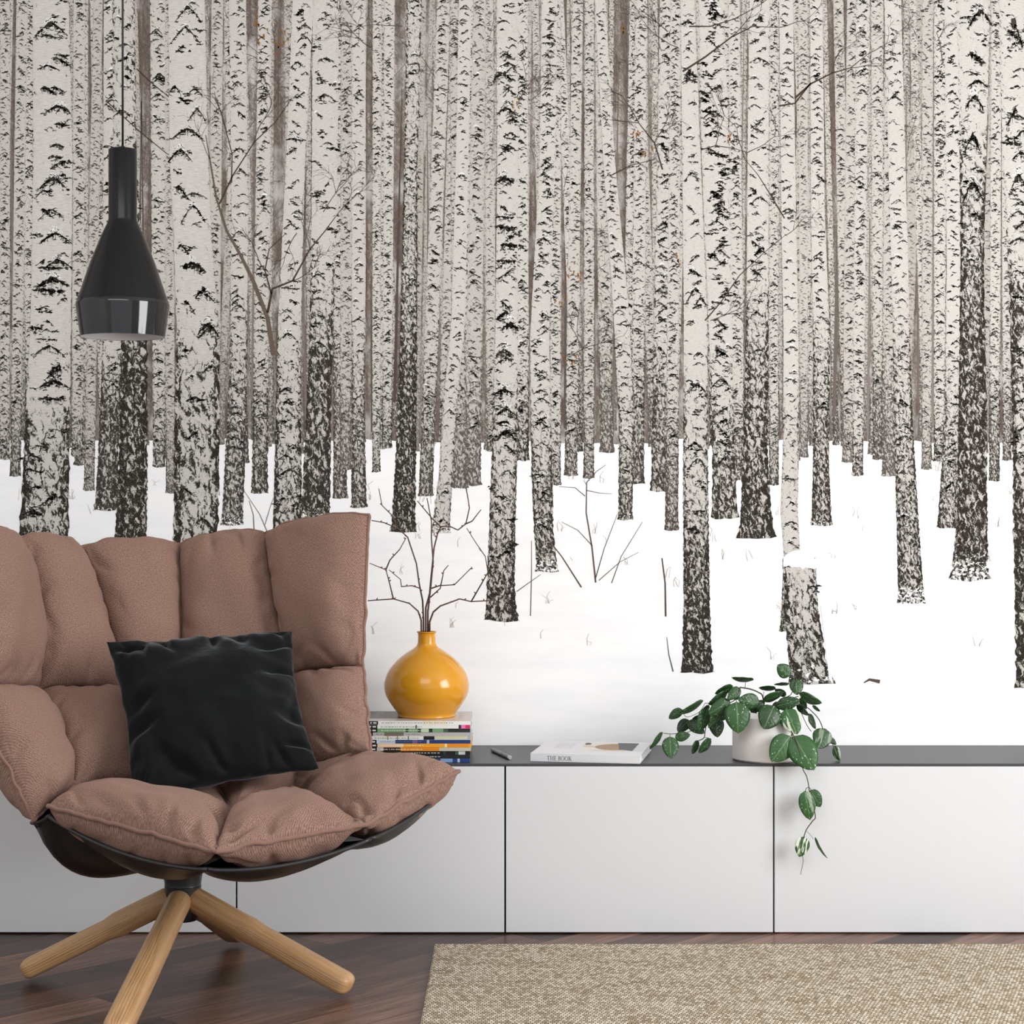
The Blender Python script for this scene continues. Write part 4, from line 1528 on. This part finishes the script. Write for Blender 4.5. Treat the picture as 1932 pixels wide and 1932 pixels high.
cr = lambda x, y: (644 + x / 3.0, 600 + y / 3.0)
twig_sets = [
    ('bare twig in the yellow vase arching low to the left behind the armchair', -0.05,
     [[(455, 1900), (452, 1710), (435, 1660), (385, 1615), (295, 1590), (150, 1600)],
      [(295, 1590), (270, 1490), (252, 1425), (160, 1388)], [(252, 1425), (275, 1370), (330, 1310), (366, 1245)]]),
    ('bare twig in the yellow vase leaning left with its tip over the armchair back', 0.03,
     [[(465, 1900), (465, 1700), (460, 1600), (440, 1500), (425, 1390), (375, 1240), (320, 1190), (240, 1158), (172, 1146)],
      [(320, 1190), (285, 1115), (230, 1060), (212, 965)], [(445, 1530), (400, 1515), (340, 1520), (335, 1480), (270, 1425)]]),
    ('tallest bare twig in the yellow vase, zigzagging to the upper right', 0.06,
     [[(478, 1900), (478, 1640), (500, 1560), (510, 1450), (525, 1300), (545, 1220), (565, 1180), (615, 1180), (660, 1200), (705, 1165), (725, 1075), (715, 1010), (705, 960)],
      [(705, 1165), (740, 1150), (790, 1085)], [(560, 1180), (510, 1130), (430, 1035)]]),
    ('upright bare twig in the middle of the yellow vase with short side shoots', -0.02,
     [[(490, 1900), (490, 1660), (505, 1530), (520, 1380), (510, 1250), (510, 1150), (485, 1020)],
      [(510, 1530), (555, 1515), (640, 1510), (740, 1410)], [(505, 1580), (560, 1530), (580, 1430), (605, 1400)]]),
    ('bare twig in the yellow vase bowing right in front of the thick birch', -0.07,
     [[(500, 1900), (500, 1720), (520, 1665), (560, 1630), (670, 1590), (735, 1605), (870, 1598)],
      [(735, 1605), (790, 1510), (830, 1440), (815, 1350), (760, 1270), (710, 1190)]])]
trng = random.Random(11)
for lab, dd, lines in twig_sets:
    root = None
    wood = MB()
    for li, ln in enumerate(lines):
        pts, rad = [], []
        for i, (x, y) in enumerate(ln):
            hgt = max(0.0, (1800 - y) / 840)
            D = VD + (dd * min(1, hgt * 1.4)) + (0.02 * math.sin(i * 1.7 + li) * min(1, hgt * 3))
            p_ = at(*cr(x, y), D)
            pts.append(p_)
            rad.append((0.0024 if li == 0 else 0.0017) * (1 - 0.55 * i / len(ln)))
        wood.tube(pts, rad, 6)
        for i in range(1, len(pts)):
            for _ in range(2 if (pts[i] - pts[i - 1]).length > 0.02 else 1):
                if trng.random() < 0.55:
                    t = trng.random()
                    p_ = pts[i - 1].lerp(pts[i], t)
                    if p_.z > STACK_Z + 0.2:
                        d = Vector((trng.uniform(-1, 1), trng.uniform(-1, 1), trng.uniform(0, 1))).normalized()
                        wood.tube([p_, p_ + d * 0.003, p_ + d * 0.006], [0.0012, 0.002, 0.0006], 6, 1)
    base = at(*cr(*lines[0][0]), VD)
    root = thing('bare_twig', lab, 'twig', base, 'bare twigs in the yellow vase')
    wood.build('twig_stem', [TWIG, BUD], root, smooth=True)

# ------------------------------------------------------------------ pen
pa, pb = on_floor(928.5, 1416, TZ), on_floor(963.0, 1433.5, TZ)


def on_top(px, py, z):
    D = F * (CZ - z) / (py - 966.0)
    return Vector(((px - 966.0) * D / F, D + CY, z))


PR = 0.0048
pa, pb = on_top(929, 1414.5, TZ + PR), on_top(962.5, 1430, TZ + PR)
pen = thing('pen', 'dark grey metal pen lying on the cabinet top between the magazines and the book', 'pen', ((pa + pb) / 2 - Vector((0, 0, PR))))
m = MB()
d = (pb - pa)
m.tube([pa, pa + d * 0.01, pa + d * 0.6], [PR * 0.8, PR, PR], 24)
m.build('barrel', STEEL, pen, smooth=True, angle=40)
m = MB()
m.tube([pa + d * 0.605, pa + d * 0.955], [PR, PR], 24)
m.build('cap', STEEL, pen, smooth=True, angle=40)
m = MB()
m.tube([pa + d * 0.955, pa + d * 0.99, pb], [PR * 1.02, PR * 1.02, PR * 0.8], 24)
e_ = m.build('end_cap', SILVER, pen, smooth=True, angle=40)
e_['label'] = 'silver end cap'

# ------------------------------------------------------------------ the book
bl = on_top(1000.6, 1436.5, TZ)
brr = on_top(1207.4, 1441.6, TZ)
ux = Vector((brr.x - bl.x, brr.y - bl.y, 0))
BW = ux.length
ux.normalize()
uy = Vector((-ux.y, ux.x, 0))
BD, BH = 0.240, 0.0185
book = thing('book', 'thick white hardback lying flat, THE BOOK printed on its spine', 'book', bl + ux * BW / 2 + uy * BD / 2)
o0 = bl + Vector((0, 0, 0.0002))


def bp_(u, v, z):
    return o0 + ux * u + uy * v + Vector((0, 0, z))


def obox(mb, u0, u1, v0, v1, z0, z1, mi=0):
    i = [mb.vert(bp_(*p_)) for p_ in ((u0, v0, z0), (u1, v0, z0), (u1, v1, z0), (u0, v1, z0), (u0, v0, z1), (u1, v0, z1), (u1, v1, z1), (u0, v1, z1))]
    for q_ in ((0, 3, 2, 1), (4, 5, 6, 7), (0, 1, 5, 4), (1, 2, 6, 5), (2, 3, 7, 6), (3, 0, 4, 7)):
        mb.face([i[k] for k in q_], mi)


m = MB()
obox(m, 0.003, BW - 0.004, 0.003, BD - 0.004, 0.002, BH - 0.002)
m.build('pages', PAPER, book)
m = MB()
obox(m, 0, BW, 0, BD, 0, 0.002)
obox(m, 0, BW, 0, BD, BH - 0.002, BH)
obox(m, 0, BW, 0, 0.0025, 0.0019, BH - 0.0019)
cover = m.build('cover', BOOKWHITE, book, bevel=0.0006)
# cover picture: tan lute-like blob and a dark block on off-white, printed flat
m = MB()
IMG = [col('print_cream', 226, 220, 212, 0.4), col('print_tan', 158, 116, 62, 0.4, 0.25, 40), col('print_black', 34, 32, 32, 0.4), col('print_pale_tan', 214, 192, 164, 0.4, 0.15, 50)]


def opoly(mb, pts, z, mi):
    mb.face([mb.vert(bp_(u, v, z)) for u, v in pts], mi)


zc = BH
opoly(m, [(0.098, 0.068), (0.222, 0.068), (0.222, 0.216), (0.098, 0.216)], zc + 0.0001, 0)
opoly(m, [(0.120 + 0.0, 0.07), (0.20, 0.07), (0.205, 0.09), (0.15, 0.088)], zc + 0.00016, 3)
ell = [(0.176 + 0.048 * math.cos(a) if math.cos(a) < 0 else 0.176 + 0.045 * math.cos(a), 0.14 + 0.056 * math.sin(a)) for a in [2 * math.pi * k / 28 for k in range(28)]]
opoly(m, ell, zc + 0.0002, 1)
opoly(m, [(0.100, 0.13), (0.130, 0.125), (0.135, 0.15), (0.100, 0.155)], zc + 0.00018, 3)
opoly(m, [(0.188, 0.098), (0.2218, 0.075), (0.2218, 0.2155), (0.172, 0.2155), (0.182, 0.15)], zc + 0.00024, 2)
opoly(m, [(0.0985, 0.176), (0.104, 0.166), (0.113, 0.172), (0.113, 0.196), (0.104, 0.208), (0.0985, 0.204)], zc + 0.00024, 2)
m.build('cover_picture', IMG, cover)
m = MB()
for j, (u0, u1) in enumerate(((0.036, 0.056), (0.060, 0.064), (0.068, 0.078))):
    for q_ in range(6):
        v = 0.095 + q_ * 0.017
        opoly(m, [(u0, v), (u1, v), (u1, v + 0.011), (u0, v + 0.011)], zc + 0.0001, 0)
m.build('cover_lettering', col('print_light_grey', 206, 206, 210), cover)

# serif capitals for the spine, drawn on a 1 x 1 cell: lists of convex polygons
def rect(x0, y0, x1, y1):
    return [(x0, y0), (x1, y0), (x1, y1), (x0, y1)]


def arc(cx, cy, rx, ry, a0, a1, tmax, n=14, thin=0.05):
    out = []
    for k in range(n):
        aa, ab = R(a0 + (a1 - a0) * k / n), R(a0 + (a1 - a0) * (k + 1) / n)
        ta = thin + (tmax - thin) * abs(math.cos(aa))
        tb = thin + (tmax - thin) * abs(math.cos(ab))
        out.append([(cx + rx * math.cos(aa), cy + ry * math.sin(aa)), (cx + rx * math.cos(ab), cy + ry * math.sin(ab)),
                    (cx + (rx - tb) * math.cos(ab), cy + (ry - tb) * math.sin(ab)), (cx + (rx - ta) * math.cos(aa), cy + (ry - ta) * math.sin(aa))])
    return out


S = 0.13   # thick stroke
H_ = 0.055  # thin stroke / serif
GLY = {
    'T': (0.74, [rect(.30, 0, .30 + S, 1), rect(0, 1 - H_, .74, 1), rect(0, .80, H_, 1), rect(.74 - H_, .80, .74, 1), rect(.20, 0, .54, H_)]),
    'H': (0.90, [rect(.10, 0, .10 + S, 1), rect(.66, 0, .66 + S, 1), rect(.1, .48, .7, .48 + H_)] + [rect(a, b_, a + .33, b_ + H_) for a in (0, .56) for b_ in (0, 1 - H_)]),
    'E': (0.66, [rect(.10, 0, .10 + S, 1), rect(0, 0, .62, H_), rect(0, 1 - H_, .58, 1), rect(.1, .48, .46, .48 + H_), rect(.60, 0, .655, .22), rect(.55, .80, .60, 1), rect(.44, .40, .48, .62)]),
    'B': (0.68, [rect(.10, 0, .10 + S, 1), rect(0, 0, .36, H_), rect(0, 1 - H_, .34, 1), rect(.1, .5, .38, .5 + H_)] + arc(.33, .765, .25, .235, -90, 90, S) + arc(.35, .275, .31, .275, -90, 90, S)),
    'O': (0.90, arc(.45, .5, .45, .52, 0, 360, S, 28)),
    'K': (0.82, [rect(.10, 0, .10 + S, 1), rect(0, 0, .33, H_), rect(0, 1 - H_, .33, 1), [(.22, .44), (.30, .44), (.70, .97), (.62, .97)], [(.32, .56), (.44, .62), (.84, .02), (.66, .02)], rect(.5, 1 - H_, .78, 1), rect(.6, 0, .86, H_)]),
}
m = MB()
LH = 0.0098
lx, lzb = 0.0385, 0.0032
for ch in 'THE BOOK':
    if ch == ' ':
        lx += LH * 0.34
        continue
    w_, polys = GLY[ch]
    for pg in polys:
        m.face([m.vert(o0 + ux * (lx + a * LH * 0.86) + uy * (-0.0002) + Vector((0, 0, lzb + b_ * LH))) for a, b_ in pg])
    lx += w_ * LH * 0.86 + LH * 0.08
m.build('spine_lettering', INKDARK, cover)

# ------------------------------------------------------------------ potted plant
PD = 4.216
PX, PY = at(1445.7, 0, PD).x, PD + CY
plant = thing('potted_plant', 'trailing green plant with speckled round leaves in a white cylinder pot', 'plant', (PX, PY, TZ))
m = MB()
pr_ = 0.0768
m.lathe([(0, 0.0005), (pr_ - 0.004, 0.0005), (pr_, 0.004), (pr_, 0.096), (pr_ - 0.0015, 0.0985), (pr_ - 0.006, 0.0985), (pr_ - 0.007, 0.096), (pr_ - 0.007, 0.075)], (PX, PY, TZ), 80)
m.build('pot', POT, plant, smooth=True, angle=40)
m = MB()
m.lathe([(0, 0.088), (0.04, 0.086), (pr_ - 0.007, 0.082)][::-1], (PX, PY, TZ), 40)
m.build('soil', SOIL, plant, smooth=True)

LEAVES = [  # base, tip (4.6x crop pixels), apparent width, depth offset base/tip, variegation, tone
    ((875, 430), (890, 705), 235, -.085, -.10, 0, .62), ((1205, 462), (1112, 665), 220, -.085, -.105, 0, .3), ((1300, 490), (1402, 712), 200, -.08, -.10, .75, .85),
    ((1345, 728), (1180, 950), 225, -.10, -.115, 0, .75), ((1368, 725), (1548, 1022), 265, -.105, -.13, 0, .8), ((1645, 662), (1588, 838), 185, -.03, -.05, .25, .5),
    ((1075, 440), (890, 415), 150, -.06, -.07, 0, .5), ((1222, 470), (1422, 418), 125, -.06, -.07, 0, .38), ((1108, 432), (1288, 358), 80, -.05, -.05, 0, .45),
    ((1408, 380), (1605, 458), 78, -.02, -.04, .1, .8), ((1388, 232), (1400, 374), 128, -.01, -.02, 0, .5), ((1338, 208), (1228, 112), 135, 0, .0, 0, .6),
    ((1330, 283), (1200, 290), 26, -.01, .0, 0, .3), ((1022, 262), (830, 240), 42, .0, -.01, 0, .5), ((1214, 328), (1066, 320), 44, -.02, -.02, 0, .3),
    ((848, 306), (692, 375), 78, -.03, -.03, 0, .35), ((906, 308), (798, 414), 100, -.06, -.07, 0, .55), ((805, 362), (636, 468), 85, -.04, -.05, 0, .55),
    ((820, 420), (632, 540), 135, -.065, -.075, 0, .45), ((598, 444), (372, 560), 64, -.03, -.04, .1, .6), ((400, 498), (284, 580), 90, .0, .0, 0, .4),
    ((458, 588), (362, 692), 108, .01, .0, 0, .08), ((448, 598), (592, 706), 112, -.02, -.04, 0, .3), ((632, 490), (552, 694), 125, -.045, -.055, 0, .4),
    ((692, 555), (708, 742), 140, -.03, -.04, 0, .02), ((728, 534), (636, 664), 80, -.06, -.065, 0, .4), ((338, 745), (470, 718), 92, -.03, -.035, 0, .5),
    ((242, 704), (132, 848), 52, -.02, -.03, 0, .5), ((294, 732), (306, 926), 152, -.035, -.05, 0, .6), ((546, 768), (494, 888), 64, -.03, -.035, 0, .4),
    ((658, 758), (552, 884), 84, -.04, -.045, 0, .4), ((1384, 468), (1492, 558), 46, -.03, -.04, 0, .05), ((1490, 538), (1550, 674), 40, -.02, -.03, .2, .7),
    ((1678, 748), (1738, 806), 54, .0, .0, 0, .3), ((1710, 816), (1758, 946), 58, -.02, -.03, .8, .8), ((1470, 1208), (1512, 1462), 152, -.125, -.125, .3, .8),
    ((1518, 1198), (1606, 1348), 118, -.115, -.115, 0, .55), ((1462, 1606), (1420, 1782), 132, -.12, -.12, 1.0, .7), ((1540, 1620), (1646, 1800), 16, -.12, -.12, .2, .8),
    ((1104, 440), (996, 524), 88, -.05, -.05, 0, .05), ((642, 470), (572, 528), 46, -.02, -.02, 0, .03), ((1530, 470), (1592, 522), 24, -.01, -.01, 0, .8),
    ((790, 520), (715, 605), 70, -.02, -.02, 0, .05), ((1120, 430), (1030, 470), 60, -.03, -.03, 0, .1), ((1240, 430), (1190, 540), 80, -.04, -.05, 0, .1),
    ((960, 420), (1040, 540), 70, -.05, -.05, 0, .06), ((560, 560), (470, 640), 60, -.01, -.01, 0, .1), ((1420, 400), (1475, 500), 50, -.02, -.02, 0, .6),
    ((1000, 470), (1120, 440), 90, .03, .03, 0, .2), ((1300, 380), (1200, 330), 60, .03, .04, 0, .3), ((900, 400), (800, 350), 70, .03, .04, 0, .3)]
pc = lambda x, y: (1200 + x / 4.6, 1230 + y / 4.6)
V, Fc, UVs, INF = [], [], [], []
lrng = random.Random(5)
for (b0, t0, aw, db, dt, va, tone) in LEAVES:
    A = at(*pc(*b0), PD + db)
    B = at(*pc(*t0), PD + dt)
    ax = B - A
    ln = ax.length
    ax.normalize()
    w = aw / 4.6 * PD / F
    tw = max(w, min(ln * 0.72, w * 3.0)) if w < ln * 0.6 else w
    ct = min(1.0, w / tw)
    view = Vector((0, -1, 0.12)).normalized()
    inpl = ax.cross(view).normalized()
    outp = inpl.cross(ax).normalized()
    tilt = math.acos(ct) * (1 if inpl.z > 0 else -1)
    sid = inpl * math.cos(tilt) + outp * math.sin(tilt) * (1 if inpl.z > 0 else 1)
    nrm = sid.cross(ax).normalized()
    if nrm.dot(view) < 0:
        nrm = -nrm
    nu, nv = 12, 8
    seed = lrng.random()
    droop = lrng.uniform(0.04, 0.1)
    rows = []
    for i in range(nu + 1):
        t = i / nu
        prof_w = (math.sin(math.pi * t ** 0.82) ** 0.62) * (1 - 0.12 * t) if 0 < t < 1 else 0.0
        prof_w = min(1.0, prof_w)
        row = []
        for j in range(nv + 1):
            s_ = (j / nv) * 2 - 1
            hw = tw / 2 * prof_w
            cup = -0.16 * abs(s_) ** 1.6 * hw + 0.1 * hw * (1 - abs(s_)) * -1 * (abs(s_) < 0.15) * 0.3
            bend = -droop * ln * (2 * t - 1) ** 2
            p_ = A + ax * (ln * t) + sid * (hw * s_) + nrm * (cup + bend + 0.0012 * noise.noise((t * 4 + seed * 30, s_ * 2, 0)))
            row.append(len(V))
            V.append(p_)
            UVs.append((s_ * prof_w * 0.5 + 0.0, t))
            INF.append((va, tone, seed, 1))
        rows.append(row)
    for a, b_ in zip(rows[:-1], rows[1:]):
        for j in range(nv):
            Fc.append((a[j], a[j + 1], b_[j + 1], b_[j]))
me = bpy.data.meshes.new('foliage')
me.from_pydata([tuple(p_) for p_ in V], [], Fc)
me.materials.append(LEAF)
ca = me.color_attributes.new('leafinfo', 'FLOAT_COLOR', 'POINT')
ca.data.foreach_set('color', np.array(INF, dtype=np.float32).ravel())
ul = me.uv_layers.new(name='UVMap')
lv = np.empty(len(me.loops), dtype=np.int32)
me.loops.foreach_get('vertex_index', lv)
ul.data.foreach_set('uv', np.array(UVs, dtype=np.float32)[lv].ravel())
me.polygons.foreach_set('use_smooth', [True] * len(Fc))
fo = bpy.data.objects.new('foliage', me)
COL.objects.link(fo)
fo.parent = plant
fo.matrix_parent_inverse = parent_world(plant).inverted()
sol = fo.modifiers.new('thickness', 'SOLIDIFY')
sol.thickness = 0.0009

m = MB()
VINES = [([(1180, 560), (1290, 600), (1400, 800), (1445, 1005), (1480, 1080), (1500, 1170), (1507, 1225), (1556, 1420), (1530, 1470), (1480, 1540), (1455, 1610)], 0.0011, [0, -.07, -.11, -.12, -.12, -.12, -.118, -.118, -.118, -.118, -.118]),
         ([(1455, 1610), (1440, 1700), (1447, 1780), (1450, 1820), (1428, 1932)], 0.0006, [-.115] * 5), ([(1480, 1555), (1510, 1585), (1540, 1622)], 0.0005, [-.118] * 3),
         ([(1470, 1210), (1478, 1185), (1500, 1175), (1520, 1200)], 0.0007, [-.12] * 4),
         ([(1150, 560), (1300, 430), (1460, 470), (1530, 520), (1590, 590), (1622, 668)], 0.0011, [0, -.01, -.02, -.02, -.025, -.03]),
         ([(1622, 668), (1660, 780), (1650, 815), (1600, 835)], 0.0008, [-.03, -.02, -.02, -.05]), ([(1660, 790), (1680, 750), (1712, 818)], 0.0006, [-.02, -.0, -.02]),
         ([(1410, 470), (1475, 620), (1520, 690)], 0.0008, [-.02, -.03, -.03]), ([(1300, 490), (1350, 700), (1355, 770)], 0.0012, [-.06, -.09, -.1]),
         ([(1345, 728), (1352, 715), (1370, 725)], 0.0009, [-.1] * 3),
         ([(1120, 560), (1100, 390), (1060, 350), (990, 322), (905, 308)], 0.0016, [0, -.02, -.03, -.04, -.06]),
         ([(905, 312), (860, 410), (820, 440), (700, 510), (620, 600), (600, 690), (590, 745), (546, 770)], 0.0011, [-.06, -.065, -.06, -.04, -.04, -.035, -.03, -.03]),
         ([(590, 745), (620, 745), (656, 760)], 0.0006, [-.03, -.035, -.04]), ([(620, 600), (470, 690), (355, 708), (295, 712), (242, 706)], 0.0008, [-.04, -.02, -.03, -.03, -.02]),
         ([(295, 712), (294, 734)], 0.0006, [-.03, -.035]), ([(820, 440), (640, 445), (598, 445)], 0.0008, [-.06, -.03, -.03]), ([(598, 445), (550, 520), (440, 565), (400, 500)], 0.0006, [-.03, -.02, 0, 0]),
         ([(950, 268), (945, 320)], 0.0007, [0, -.04]), ([(1110, 345), (1104, 390)], 0.0007, [-.02, -.02]), ([(1160, 540), (1300, 400), (1350, 360), (1390, 235), (1340, 205)], 0.001, [0, -.02, -.02, -.01, 0]),
         ([(1330, 285), (1380, 280)], 0.0006, [-.01, -.01]), ([(860, 410), (875, 432)], 0.0008, [-.065, -.085]), ([(1160, 540), (1215, 455), (1410, 385)], 0.001, [0, -.06, -.03])]
for pts, r_, ds in VINES:
    P3 = [at(*pc(x, y), PD + dz) for (x, y), dz in zip(pts, ds)]
    fine = []
    for i in range(len(P3) - 1):
        p0, p1, p2, p3 = P3[max(i - 1, 0)], P3[i], P3[i + 1], P3[min(i + 2, len(P3) - 1)]
        for s_ in range(5):
            t = s_ / 5
            fine.append(0.5 * ((2 * p1) + (p2 - p0) * t + (2 * p0 - 5 * p1 + 4 * p2 - p3) * t * t + (3 * p1 - p0 - 3 * p2 + p3) * t ** 3))
    fine.append(P3[-1])
    m.tube(fine, r_, 6)
m.build('stems', STEM, plant, smooth=True)
